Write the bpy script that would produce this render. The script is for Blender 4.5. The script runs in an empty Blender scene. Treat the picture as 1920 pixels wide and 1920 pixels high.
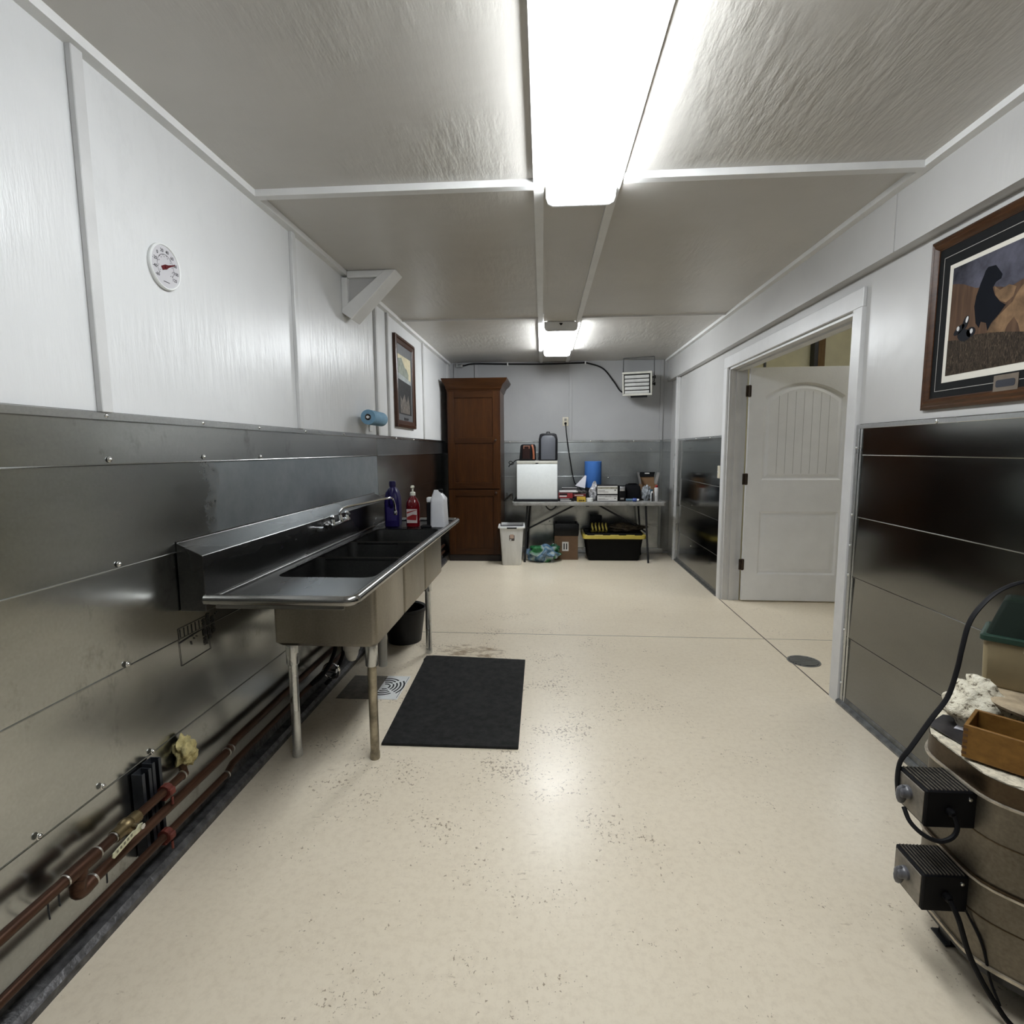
import bpy, bmesh, math, random
from math import sin, cos, pi, radians
from mathutils import Matrix, Vector, noise as mnoise
random.seed(7)
S = bpy.context.scene
COL = S.collection

# ------------------------------------------------------------------ camera, world, exposure
def build_camera():
    pitch, yaw, roll, h = 0.113889544, 0.0665600485, -0.00579175652, 1.36
    cp, sp, cy, sy = cos(pitch), sin(pitch), cos(yaw), sin(yaw)
    fwd = Vector((-sy*cp, cy*cp, -sp)); right = Vector((cy, sy, 0)); up = right.cross(fwd)
    cr, sr = cos(roll), sin(roll)
    r2 = cr*right + sr*up; u2 = -sr*right + cr*up
    cam = bpy.data.cameras.new('camera'); cam.sensor_width = 36; cam.lens = 1019.62462/1920*36
    cam.clip_start = 0.02; cam.clip_end = 60
    o = bpy.data.objects.new('camera', cam); COL.objects.link(o)
    M = Matrix((r2, u2, -fwd)).transposed().to_4x4(); M.translation = (0, 0, h)
    o.matrix_world = M
    S.camera = o
build_camera()
w = bpy.data.worlds.new('world'); S.world = w; w.use_nodes = True
w.node_tree.nodes['Background'].inputs[0].default_value = (.55, .6, .7, 1)
w.node_tree.nodes['Background'].inputs[1].default_value = 0.01
S.view_settings.view_transform = 'Standard'; S.view_settings.look = 'None'
S.view_settings.exposure = 0.0; S.view_settings.gamma = 1.0; S.view_settings.use_curve_mapping = False
LAMP = 25.5           # emission of the ceiling light lenses
S.cycles.max_bounces = 8; S.cycles.diffuse_bounces = 4; S.cycles.glossy_bounces = 4
S.cycles.sample_clamp_indirect = 6.0; S.cycles.caustics_reflective = False; S.cycles.caustics_refractive = False

XL, XR, YB, YN, H = -1.30, 1.57, 7.15, -1.6, 2.48   # room

# ------------------------------------------------------------------ materials
def nt(m):
    m.use_nodes = True; return m.node_tree, m.node_tree.nodes['Principled BSDF']
def N(t, typ, **k):
    n = t.nodes.new(typ)
    for a, b in k.items(): setattr(n, a, b)
    return n
def ramp(t, fac, stops):
    r = N(t, 'ShaderNodeValToRGB'); e = r.color_ramp.elements
    e[0].position, e[0].color = stops[0][0], (*stops[0][1], 1); e[1].position, e[1].color = stops[-1][0], (*stops[-1][1], 1)
    for p, c in stops[1:-1]:
        x = e.new(p); x.color = (*c, 1)
    t.links.new(fac, r.inputs[0]); return r.outputs[0]
def tex(t, scale, detail=4, rough=.55, stretch=None, world=True):
    if world:
        g = N(t, 'ShaderNodeNewGeometry').outputs['Position']
    else:
        g = N(t, 'ShaderNodeTexCoord').outputs['Object']
    if stretch:
        mp = N(t, 'ShaderNodeMapping'); mp.inputs['Scale'].default_value = stretch
        t.links.new(g, mp.inputs[0]); g = mp.outputs[0]
    n = N(t, 'ShaderNodeTexNoise'); n.inputs['Scale'].default_value = scale
    n.inputs['Detail'].default_value = detail; n.inputs['Roughness'].default_value = rough
    t.links.new(g, n.inputs['Vector']); return n.outputs['Fac']
def bump(t, b, h, strength, dist=.01):
    n = N(t, 'ShaderNodeBump'); n.inputs['Strength'].default_value = strength; n.inputs['Distance'].default_value = dist
    t.links.new(h, n.inputs['Height'])
    if b.inputs['Normal'].links:
        t.links.new(b.inputs['Normal'].links[0].from_socket, n.inputs['Normal'])
    t.links.new(n.outputs[0], b.inputs['Normal'])
def mul(c, k): return tuple(min(1, x*k) for x in c)
_m = {}
def mat(name, col, rough=.5, metal=0., var=.12, scale=12, bmp=0., bscale=60, stretch=None, spec=None, world=False, coat=0):
    """plain stuff with a procedural mottling in colour and a bump"""
    if name in _m: return _m[name]
    m = bpy.data.materials.new(name); t, b = nt(m)
    f = tex(t, scale, 5, .6, stretch, world)
    c = ramp(t, f, [(.3, mul(col, 1-var)), (.7, mul(col, 1+var))]); t.links.new(c, b.inputs['Base Color'])
    b.inputs['Roughness'].default_value = rough; b.inputs['Metallic'].default_value = metal
    if spec is not None: b.inputs['Specular IOR Level'].default_value = spec
    if coat: b.inputs['Coat Weight'].default_value = coat; b.inputs['Coat Roughness'].default_value = .12
    if bmp: bump(t, b, tex(t, bscale, 3, .5, stretch, world), bmp)
    _m[name] = m; return m
def wood(name, dark, light, axis=2, scale=9, rough=.4):
    if name in _m: return _m[name]
    m = bpy.data.materials.new(name); t, b = nt(m)
    st = [1, 1, 1]; st[axis] = .09
    f = tex(t, scale*2.2, 7, .65, st, True); g = tex(t, scale*9, 3, .5, st, True)
    mx = N(t, 'ShaderNodeMix'); mx.data_type = 'FLOAT'; mx.inputs[0].default_value = .35
    t.links.new(f, mx.inputs[2]); t.links.new(g, mx.inputs[3])
    t.links.new(ramp(t, mx.outputs[0], [(.32, dark), (.5, tuple((a+b_)/2 for a, b_ in zip(dark, light))), (.68, light)]), b.inputs['Base Color'])
    b.inputs['Roughness'].default_value = rough; b.inputs['Specular IOR Level'].default_value = .22; bump(t, b, g, .08, .002)
    _m[name] = m; return m
def paint(name, col, stretch, rough=.34, strength=.5, dirt=.0):
    """brushed semi-gloss paint over rough plywood: raised grain streaks in patches"""
    m = bpy.data.materials.new(name); t, b = nt(m)
    f = tex(t, 1.7, 4, .6); c = ramp(t, f, [(.3, mul(col, .93)), (.7, mul(col, 1.03))])
    if dirt:
        d = tex(t, 5, 9, .75, (1, 1, .5)); d2 = ramp(t, d, [(.57, (1, 1, 1)), (.75, (1-dirt,)*3)])
        mm = N(t, 'ShaderNodeMix'); mm.data_type = 'RGBA'; mm.blend_type = 'MULTIPLY'; mm.inputs[0].default_value = 1
        t.links.new(c, mm.inputs[6]); t.links.new(d2, mm.inputs[7]); c = mm.outputs[2]
    t.links.new(c, b.inputs['Base Color']); b.inputs['Roughness'].default_value = rough
    g = tex(t, 34, 4, .6, stretch); patch = ramp(t, tex(t, 1.3, 3), [(.42, (.15,)*3), (.62, (1, 1, 1))])
    mu = N(t, 'ShaderNodeMath', operation='MULTIPLY'); t.links.new(g, mu.inputs[0]); t.links.new(patch, mu.inputs[1])
    bump(t, b, mu.outputs[0], strength, .012); bump(t, b, tex(t, 6, 2), .12, .02)
    _m[name] = m; return m
def galv(name, lo, hi, r0, r1, stretch=(1, .35, 1), wave=.05, grime=0):
    """galvanised sheet: soft mirror with spangle, smears and slight waviness"""
    m = bpy.data.materials.new(name); t, b = nt(m)
    f = tex(t, 2.3, 6, .65, stretch); s = tex(t, 120, 2, .5)
    mx = N(t, 'ShaderNodeMix'); mx.data_type = 'FLOAT'; mx.inputs[0].default_value = .22
    t.links.new(f, mx.inputs[2]); t.links.new(s, mx.inputs[3])
    t.links.new(ramp(t, mx.outputs[0], [(.34, lo), (.66, hi)]), b.inputs['Base Color'])
    src = b.inputs['Base Color'].links[0].from_socket
    if grime:
        gm = N(t, 'ShaderNodeMix'); gm.data_type = 'RGBA'; gm.blend_type = 'MULTIPLY'; gm.inputs[0].default_value = grime
        t.links.new(src, gm.inputs[6]); t.links.new(ramp(t, tex(t, 5, 9, .8, (1, 1, .6)), [(.56, (1, 1, 1)), (.70, (.30, .28, .25))]), gm.inputs[7]); t.links.new(gm.outputs[2], b.inputs['Base Color'])
    b.inputs['Metallic'].default_value = 1
    mr = N(t, 'ShaderNodeMapRange'); mr.inputs['From Min'].default_value = .35; mr.inputs['From Max'].default_value = .65
    mr.inputs['To Min'].default_value = r0; mr.inputs['To Max'].default_value = r1
    t.links.new(tex(t, 2.1, 4, .6, stretch), mr.inputs[0]); t.links.new(mr.outputs[0], b.inputs['Roughness'])
    bump(t, b, tex(t, 2.2, 2, .4, stretch), wave, .05)
    _m[name] = m; return m
def emit(name, col, strength):
    m = bpy.data.materials.new(name); t, b = nt(m)
    b.inputs['Base Color'].default_value = (.8, .8, .8, 1); b.inputs['Emission Color'].default_value = (*col, 1)
    co = N(t, 'ShaderNodeTexCoord'); sx = N(t, 'ShaderNodeSeparateXYZ'); t.links.new(co.outputs['Object'], sx.inputs[0])
    ab = N(t, 'ShaderNodeMath', operation='ABSOLUTE'); t.links.new(sx.outputs[0], ab.inputs[0])
    r = ramp(t, ab.outputs[0], [(0, (.30,)*3), (.03, (.33,)*3), (.06, (.44,)*3), (.085, (.44,)*3), (.13, (.36,)*3), (.141, (.85,)*3)])   # two tubes glow through the lens
    mu = N(t, 'ShaderNodeMath', operation='MULTIPLY'); mu.inputs[1].default_value = strength*2.1
    t.links.new(r, mu.inputs[0]); t.links.new(mu.outputs[0], b.inputs['Emission Strength'])
    bump(t, b, tex(t, 300, 1, .5), .1, .002)
    _m[name] = m; return m
def floor_mat():
    m = bpy.data.materials.new('beige_painted_concrete'); t, b = nt(m); L = t.links.new
    base = ramp(t, tex(t, 1.1, 5, .6), [(.3, (.75, .66, .515)), (.7, (.83, .74, .59))])
    def mult(c, d, fac=1.):
        mm = N(t, 'ShaderNodeMix'); mm.data_type = 'RGBA'; mm.blend_type = 'MULTIPLY'; mm.inputs[0].default_value = fac
        L(c, mm.inputs[6]); L(d, mm.inputs[7]); return mm.outputs[2]
    c = mult(base, ramp(t, tex(t, 38, 6, .75), [(.30, (.84, .82, .79)), (.55, (1, 1, 1))]), .7)
    P = N(t, 'ShaderNodeNewGeometry').outputs['Position']; xyz = N(t, 'ShaderNodeSeparateXYZ'); L(P, xyz.inputs[0])
    def ma(op, a, b_=None):
        n = N(t, 'ShaderNodeMath', operation=op)
        for i, v in enumerate((a, b_)):
            if v is None: continue
            if isinstance(v, (int, float)): n.inputs[i].default_value = v
            else: L(v, n.inputs[i])
        return n.outputs[0]
    # worn, trodden zone beside the sink and the mat
    dx = ma('DIVIDE', ma('SUBTRACT', xyz.outputs[0], -.25), 1.15); dy = ma('DIVIDE', ma('SUBTRACT', xyz.outputs[1], 2.9), 2.0)
    zone = ma('SUBTRACT', 1.0, ma('ADD', ma('MULTIPLY', dx, dx), ma('MULTIPLY', dy, dy)))
    zone = ma('MAXIMUM', zone, 0.0)
    # clusters of dark specks
    sp = tex(t, 75, 5, .7, (1, .75, 1)); cl = tex(t, 3.1, 6, .72)
    th = ma('ADD', ma('ADD', sp, ma('MULTIPLY', cl, .62)), ma('MULTIPLY', zone, .075))
    c = mult(c, ramp(t, th, [(.985, (1, 1, 1)), (1.0, (.36, .31, .26))]), .85)
    # short scuff strokes
    sc = tex(t, 17, 4, .6, (.45, 2.6, 1)); c = mult(c, ramp(t, ma('ADD', sc, ma('MULTIPLY', zone, .045)), [(.70, (1, 1, 1)), (.745, (.55, .5, .44))]), .5)
    sc2 = tex(t, 15, 4, .6, (2.4, .5, 1)); c = mult(c, ramp(t, sc2, [(.725, (1, 1, 1)), (.765, (.5, .45, .4))]), .5)
    # brown grime patches behind the mat
    ex = ma('DIVIDE', ma('SUBTRACT', xyz.outputs[0], -.52), .34); ey = ma('DIVIDE', ma('SUBTRACT', xyz.outputs[1], 3.52), .2)
    gz = ma('MAXIMUM', ma('SUBTRACT', 1.0, ma('ADD', ma('MULTIPLY', ex, ex), ma('MULTIPLY', ey, ey))), 0.0)
    gr = ma('ADD', tex(t, 13, 7, .75, (.7, 1.5, 1)), ma('MULTIPLY', gz, .2))
    c = mult(c, ramp(t, gr, [(.63, (1, 1, 1)), (.74, (.38, .31, .24))]), .9)
    # saw cut joints across the room and along the door side
    j1 = ma('LESS_THAN', ma('ABSOLUTE', ma('SUBTRACT', xyz.outputs[1], ma('ADD', 3.906, ma('MULTIPLY', xyz.outputs[0], -.012)))), .0035)
    j2 = ma('LESS_THAN', ma('ABSOLUTE', ma('SUBTRACT', xyz.outputs[0], 1.556)), .0045)
    j = ma('MAXIMUM', j1, j2)
    mm = N(t, 'ShaderNodeMix'); mm.data_type = 'RGBA'; L(j, mm.inputs[0]); L(c, mm.inputs[6]); mm.inputs[7].default_value = (.075, .062, .05, 1)
    L(mm.outputs[2], b.inputs['Base Color'])
    r = N(t, 'ShaderNodeMapRange'); r.inputs['To Min'].default_value = .23; r.inputs['To Max'].default_value = .38; L(tex(t, 4, 6, .7), r.inputs[0]); L(r.outputs[0], b.inputs['Roughness'])
    bump(t, b, tex(t, 30, 6, .7), .05, .004)
    return m

M_floor = floor_mat()
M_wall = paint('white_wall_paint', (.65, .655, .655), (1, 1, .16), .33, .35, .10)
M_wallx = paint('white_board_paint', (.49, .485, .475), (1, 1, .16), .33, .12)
M_wallb = paint('dimmed_white_board_paint', (.355, .357, .36), (1, 1, .16), .36, .12)  # white board colour lowered to mimic weaker lamp light on the back wall
M_ceil = paint('white_ceiling_paint', (.53, .51, .475), (1, .22, 1), .32, .38)
M_trim = mat('white_trim_paint', (.70, .70, .69), .36, var=.05, scale=8, world=True)
M_trimw = mat('white_batten_paint', (.56, .56, .555), .38, var=.06, scale=8, world=True)
M_cas = mat('white_casing_paint', (.60, .60, .60), .36, var=.05, scale=8, world=True)
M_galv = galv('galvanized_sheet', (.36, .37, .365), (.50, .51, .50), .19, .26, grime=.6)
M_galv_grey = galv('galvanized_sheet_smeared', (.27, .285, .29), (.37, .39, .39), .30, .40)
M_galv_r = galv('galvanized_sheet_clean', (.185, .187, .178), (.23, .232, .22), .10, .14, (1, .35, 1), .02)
M_edge = galv('galvanized_trim', (.42, .43, .43), (.66, .67, .67), .22, .34)
M_steel = galv('brushed_stainless', (.27, .265, .255), (.36, .355, .34), .20, .27, (1, .3, 1), .01)
M_steel_d = galv('dull_stainless', (.075, .075, .074), (.13, .129, .126), .24, .34, (1, .3, 1), .01)
M_steel_in = galv('stainless_bowl', (.10, .10, .098), (.17, .17, .165), .3, .45, (1, 1, 1), .01)
M_steel_front = galv('stained_stainless', (.21, .19, .16), (.34, .315, .27), .3, .42, (1, 1, .35), .012)
M_chrome = mat('chrome', (.75, .75, .76), .08, 1., .04)
M_screw = mat('zinc_screw', (.7, .7, .68), .25, 1., .1)
M_lens = emit('lit_prismatic_lens', (.93, .97, 1.0), LAMP)
M_fix = mat('fixture_enamel', (.78, .79, .80), .35, var=.04)
M_black = mat('black_plastic', (.006, .006, .007), .55, var=.3, spec=.14)
M_rubber = mat('black_rubber', (.017, .017, .0165), .85, spec=.2, var=.45, scale=26, bmp=.25, bscale=180)
M_dark = mat('dark_void', (.006, .006, .006), .8)
M_copper = wood('weathered_copper', (.032, .017, .011), (.105, .050, .030), 1, 16, .42); 
M_copper.node_tree.nodes['Principled BSDF'].inputs['Metallic'].default_value = .55
M_solder = mat('solder', (.6, .58, .54), .35, 1., .15)
M_rustred = mat('red_oxide_clamp', (.14, .03, .02), .6, .2, .35, 40)
M_strut = mat('dull_strut_steel', (.055, .06, .07), .45, .7, .3)
M_foam = mat('yellow_spray_foam', (.50, .43, .20), .85, var=.35, scale=40, bmp=.6, bscale=70)
M_pvc = mat('white_pvc', (.62, .61, .58), .35, var=.1)
M_white = mat('white_plastic', (.74, .75, .74), .4, var=.05)
M_cab = wood('stained_cabinet_wood', (.020, .0058, .0012), (.058, .020, .0042), 2, 8, .36)
M_cabh = wood('stained_cabinet_rail', (.018, .0052, .0011), (.050, .0175, .0038), 0, 8, .36)
M_frame = wood('walnut_frame', (.022, .009, .004), (.075, .032, .013), 1, 10, .32)
M_darkframe = wood('dark_frame', (.02, .009, .006), (.075, .034, .02), 2, 10, .3)
M_boxwood = wood('honey_box_wood', (.125, .056, .012), (.25, .128, .03), 1, 9, .45)

# ------------------------------------------------------------------ mesh builder
W = {}                                    # world matrix of each root
def rot(a, axis): return Matrix.Rotation(a, 4, axis)
def T(*v): return Matrix.Translation(v)
class MB:
    def __init__(s, M=None): s.bm = bmesh.new(); s.M = M or Matrix(); s.mi = 0
    def _done(s, bm, bev=0, seg=2, M=None):
        """bevel and place one finished shape, then add it to the mesh being built"""
        if bev:
            bmesh.ops.bevel(bm, geom=bm.edges[:], offset=bev, segments=seg, affect='EDGES', clamp_overlap=True, profile=.5)
        X = s.M @ (M or Matrix())
        for v in bm.verts: v.co = X @ v.co
        for f in bm.faces: f.material_index = s.mi
        me = bpy.data.meshes.new('shape'); bm.to_mesh(me); bm.free()
        s.bm.from_mesh(me); bpy.data.meshes.remove(me)
        return s
    def box(s, x0, x1, y0, y1, z0, z1, bev=0, seg=2, M=None):
        bm = bmesh.new()
        c = [(x, y, z) for z in (z0, z1) for y in (y0, y1) for x in (x0, x1)]
        v = [bm.verts.new(p) for p in c]
        for f in ((0, 2, 3, 1), (4, 5, 7, 6), (0, 1, 5, 4), (2, 6, 7, 3), (0, 4, 6, 2), (1, 3, 7, 5)): bm.faces.new([v[i] for i in f])
        return s._done(bm, bev, seg, M)
    def prism(s, poly, d0, d1, axis='z', bev=0, seg=2, M=None):
        """polygon (u,v) extruded along an axis: z->(u,v,d) x->(d,u,v) y->(u,d,v)"""
        bm = bmesh.new()
        def P(u, v, d): return {'z': (u, v, d), 'x': (d, u, v), 'y': (u, d, v)}[axis]
        a = [bm.verts.new(P(u, v, d0)) for u, v in poly]; b = [bm.verts.new(P(u, v, d1)) for u, v in poly]
        k = len(poly)
        fs = [bm.faces.new(a), bm.faces.new(b[::-1])] + [bm.faces.new((a[i], b[i], b[(i+1) % k], a[(i+1) % k])) for i in range(k)]
        bmesh.ops.recalc_face_normals(bm, faces=fs)
        return s._done(bm, bev, seg, M)
    def loft(s, rings, cap=True, M=None, close=True):
        bm = bmesh.new()
        R = [[bm.verts.new(p) for p in r] for r in rings]; k = len(R[0]); fs = []
        for a, b in zip(R, R[1:]):
            for i in range(k if close else k-1): fs.append(bm.faces.new((a[i], a[(i+1) % k], b[(i+1) % k], b[i])))
        if cap: fs += [bm.faces.new(R[0][::-1]), bm.faces.new(R[-1])]
        bmesh.ops.recalc_face_normals(bm, faces=fs)
        return s._done(bm, 0, 1, M)
    def lathe(s, prof, n=24, M=None, cap=True):
        return s.loft([[(r*cos(2*pi*i/n), r*sin(2*pi*i/n), z) for i in range(n)] for r, z in prof], cap, M)
    def cyl(s, p0, p1, r, r1=None, n=16):
        return s.tube([p0, p1], r, n, r1=r1)
    def tube(s, pts, r, n=10, r1=None, flat=None):
        pts = [Vector(p) for p in pts]; rings = []
        t0 = (pts[1]-pts[0]).normalized(); u = t0.orthogonal().normalized()
        if flat is not None: u = (Vector(flat) - t0*Vector(flat).dot(t0)).normalized()
        for i, p in enumerate(pts):
            t = (pts[min(i+1, len(pts)-1)]-pts[max(i-1, 0)]).normalized()
            u = (u - t*u.dot(t)).normalized(); v = t.cross(u)
            rr = r if r1 is None else r + (r1-r)*i/(len(pts)-1)
            ra, rb = (rr, rr) if not isinstance(r, tuple) else r
            rings.append([tuple(p + u*(ra*cos(2*pi*k/n)) + v*(rb*sin(2*pi*k/n))) for k in range(n)])
        return s.loft(rings)
    def ball(s, c, r, sub=2, sq=(1, 1, 1), amp=0, freq=3, M=None):
        bm = bmesh.new(); bmesh.ops.create_icosphere(bm, subdivisions=sub, radius=1)
        bm.verts.ensure_lookup_table()
        for v in bm.verts:
            k = 1 + (amp*mnoise.noise(v.co*freq + Vector(c)*7) if amp else 0)
            v.co = Vector((v.co.x*sq[0], v.co.y*sq[1], v.co.z*sq[2]))*r*k + Vector(c)
        return s._done(bm, 0, 1, M)
    def poly(s, pts, M=None):
        bm = bmesh.new(); bm.faces.new([bm.verts.new(p) for p in pts]); return s._done(bm, 0, 1, M)
    def _obj(s, name, mats, P, smooth, ang):
        me = bpy.data.meshes.new(name)
        Pi = P.inverted()
        for v in s.bm.verts: v.co = Pi @ v.co
        s.bm.to_mesh(me); s.bm.free()
        for m in (mats if isinstance(mats, (list, tuple)) else [mats]): me.materials.append(m)
        if smooth:
            for p in me.polygons: p.use_smooth = True
            me.set_sharp_from_angle(angle=radians(ang))
        o = bpy.data.objects.new(name, me); COL.objects.link(o); return o
    def part(s, name, mats, parent, smooth=True, ang=35, label=None):
        o = s._obj(name, mats, W[parent], smooth, ang); o.parent = parent; W[o] = W[parent]
        if label: o['label'] = label
        return o
    def thing(s, name, mats, label, cat, group=None, smooth=True, ang=35, kind=None):
        co = [v.co for v in s.bm.verts]
        c = Vector(((min(v.x for v in co)+max(v.x for v in co))/2, (min(v.y for v in co)+max(v.y for v in co))/2, min(v.z for v in co)))
        P = T(*c); o = s._obj(name, mats, P, smooth, ang); o.matrix_world = P; W[o] = P
        tag(o, label, cat, group, kind); return o
    def struct(s, name, mats, smooth=False, label=None, cat=None):
        o = s._obj(name, mats, Matrix(), smooth, 35); W[o] = Matrix(); tag(o, label, cat, None, 'structure'); return o
def tag(o, label=None, cat=None, group=None, kind=None):
    for k, v in (('label', label), ('category', cat), ('group', group), ('kind', kind)):
        if v: o[k] = v
def thing(name, label, cat, loc=(0, 0, 0), rz=0, group=None):
    o = bpy.data.objects.new(name, None); COL.objects.link(o); o.empty_display_size = .1
    M = T(*loc) @ rot(rz, 'Z'); o.matrix_world = M; W[o] = M; tag(o, label, cat, group); return o
def smooth_path(pts, k=6):
    P = [Vector(p) for p in pts]; P = [2*P[0]-P[1]] + P + [2*P[-1]-P[-2]]; out = []
    for i in range(1, len(P)-2):
        for j in range(k):
            t = j/k; a, b, c, d = P[i-1:i+3]
            out.append(.5*((2*b)+(c-a)*t+(2*a-5*b+4*c-d)*t*t+(3*b-a-3*c+d)*t**3))
    return out + [P[-2]]
def rrect(x0, x1, y0, y1, r, n=5):
    out = []
    for cx, cy, a in ((x1-r, y1-r, 0), (x0+r, y1-r, 90), (x0+r, y0+r, 180), (x1-r, y0+r, 270)):
        for i in range(n+1):
            q = radians(a+90*i/n); out.append((cx+r*cos(q), cy+r*sin(q)))
    return out
def text_into(mb, s, size, M, ext=.0004, align='LEFT', bold=0):
    cu = bpy.data.curves.new('lettering', 'FONT'); cu.body = s; cu.size = size; cu.extrude = ext; cu.align_x = align; cu.resolution_u = 2; cu.offset = bold
    o = bpy.data.objects.new('lettering', cu); COL.objects.link(o)
    me = bpy.data.meshes.new_from_object(o.evaluated_get(bpy.context.evaluated_depsgraph_get()))
    me.transform(mb.M @ M); n0 = len(mb.bm.faces); mb.bm.from_mesh(me); mb.bm.faces.ensure_lookup_table()
    for f in mb.bm.faces[n0:]: f.material_index = mb.mi
    bpy.data.objects.remove(o); bpy.data.curves.remove(cu); bpy.data.meshes.remove(me)
def frameM(o, u, v):
    """matrix whose local x,y are u,v and whose origin is o"""
    u = Vector(u).normalized(); v = Vector(v).normalized(); n = u.cross(v)
    M = Matrix((u, v, n)).transposed().to_4x4(); M.translation = o; return M

def smear(m, y0):
    """a wiped, dulled patch with a ragged edge on an otherwise bare sheet"""
    t = m.node_tree; b = t.nodes['Principled BSDF']; L = t.links.new
    sx = N(t, 'ShaderNodeSeparateXYZ'); L(N(t, 'ShaderNodeNewGeometry').outputs['Position'], sx.inputs[0])
    ad = N(t, 'ShaderNodeMath', operation='MULTIPLY_ADD'); L(tex(t, 5, 7, .7), ad.inputs[0]); ad.inputs[1].default_value = .5; L(sx.outputs[1], ad.inputs[2])
    f = ramp(t, ad.outputs[0], [(0, (0,)*3), (1, (1,)*3)])
    mr = N(t, 'ShaderNodeMapRange'); mr.inputs['From Min'].default_value = y0+.22; mr.inputs['From Max'].default_value = y0+.3; L(ad.outputs[0], mr.inputs[0])
    old = b.inputs['Roughness'].links[0].from_socket
    mx = N(t, 'ShaderNodeMix'); mx.data_type = 'FLOAT'; L(mr.outputs[0], mx.inputs[0]); L(old, mx.inputs[2]); mx.inputs[3].default_value = .38; L(mx.outputs[0], b.inputs['Roughness'])
    oc = b.inputs['Base Color'].links[0].from_socket
    mc = N(t, 'ShaderNodeMix'); mc.data_type = 'RGBA'; L(mr.outputs[0], mc.inputs[0]); L(oc, mc.inputs[6])
    L(ramp(t, tex(t, 9, 7, .7), [(.3, (.34, .38, .40)), (.7, (.44, .47, .49))]), mc.inputs[7]); L(mc.outputs[2], b.inputs['Base Color'])
M_galv_s = galv('galvanized_sheet_wiped', (.34, .35, .345), (.47, .48, .47), .20, .27, wave=.0501); smear(M_galv_s, 2.02)
M_foamwall = mat('yellow_insulation_foam', (.80, .77, .58), .8, var=.1, scale=3, bmp=.3, bscale=9, world=True)
M_stud = wood('rough_stud', (.12, .075, .035), (.26, .17, .09), 2, 9, .7)
M_blackmetal = mat('black_painted_metal', (.012, .012, .014), .4, .0, .3)

# ------------------------------------------------------------------ the room
MB().box(XL-.1, 5.2, YN, 7.3, -.06, 0).struct('floor', M_floor)
MB().box(XL-.1, XR+.15, YN, YB+.1, H, H+.06).struct('ceiling', M_ceil)
wl = MB().box(XL-.1, XL, YN-.1, YB+.1, 0, H).struct('wall_left', M_wall)
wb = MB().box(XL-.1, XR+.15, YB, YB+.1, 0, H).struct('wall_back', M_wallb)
MB().box(XL-.1, 5.3, YN-.1, YN, 0, 3.1).struct('wall_front', M_wall)
DY0, DY1, DZ = 2.985, 4.94, 2.055
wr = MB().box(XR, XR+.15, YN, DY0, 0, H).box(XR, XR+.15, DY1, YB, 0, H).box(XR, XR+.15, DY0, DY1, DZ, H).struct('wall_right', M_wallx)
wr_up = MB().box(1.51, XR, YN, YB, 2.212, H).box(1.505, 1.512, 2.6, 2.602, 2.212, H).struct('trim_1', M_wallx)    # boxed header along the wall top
# the room beyond the doorway
MB().box(5.2, 5.3, YN, 7.3, 0, 3.1).struct('wall_east', M_foamwall)
MB().box(XR+.15, 5.2, YN, 7.3, 3.0, 3.06).struct('ceiling_2', M_foamwall)
MB().box(XR+.15, 5.2, 6.3, 6.4, 0, 3.0).struct('wall_north', M_foamwall)
MB().box(XR+.15, XR+.16, YN, DY0-.02, 0, 3.0).box(XR+.15, XR+.16, DY1+.02, 6.3, 0, 3.0).box(XR+.15, XR+.16, DY0-.02, DY1+.02, DZ, 3.0).struct('wall_west', M_foamwall)
for x0, x1, m in ((2.895, 2.965, M_stud), (3.55, 3.6, M_stud)):
    MB().box(x0, x1, 6.2, 6.3, 0, 3.0).struct('trim_2' if x0 < 3 else 'trim_3', m)
MB().box(2.855, 2.893, 6.2, 6.3, 0, 3.0).box(2.365, 2.385, 6.28, 6.3, 0, 3.0).struct('trim_4', M_blackmetal)

# ceiling battens
c = MB()
c.prism([(-.022, YN), (.024, YN), (-.072, YB), (-.112, YB)], 2.462, H)            # runs beside the lights
c.prism([(.300, YN), (.340, YN), (.262, YB), (.222, YB)], 2.466, H)
c.struct('trim_5', M_trim)
MB().box(-1.262, -.03, 2.405, 2.445, 2.452, H).box(.31, 1.475, 2.375, 2.415, 2.452, H).struct('trim_6', M_trim)
MB().box(-1.262, -.08, 4.79, 4.805, 2.466, H).box(.28, 1.475, 4.79, 4.805, 2.466, H).struct('trim_7', M_trim)
MB().box(XL, -1.262, YN, YB, 2.452, H).struct('trim_8', M_trim)
MB().box(1.472, 1.512, YN, YB, 2.455, H).struct('trim_9', M_trim)
b0 = MB()
for y in (1.53, 2.80, 4.12, 4.43, 5.68): MB().box(XL, XL+.019, y-.02, y+.02, 1.475, 2.455, .002, 1).part('batten', M_trimw, wl)
MB().box(XL, XL+.02, 7.06, YB, 1.475, 2.455).part('batten', M_trimw, wl)
for x in (-1.2, -.93, .287, 1.44): MB().box(x-.019, x+.019, YB-.016, YB, 1.475, H, .002, 1).part('batten', M_wallb, wb)

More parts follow.
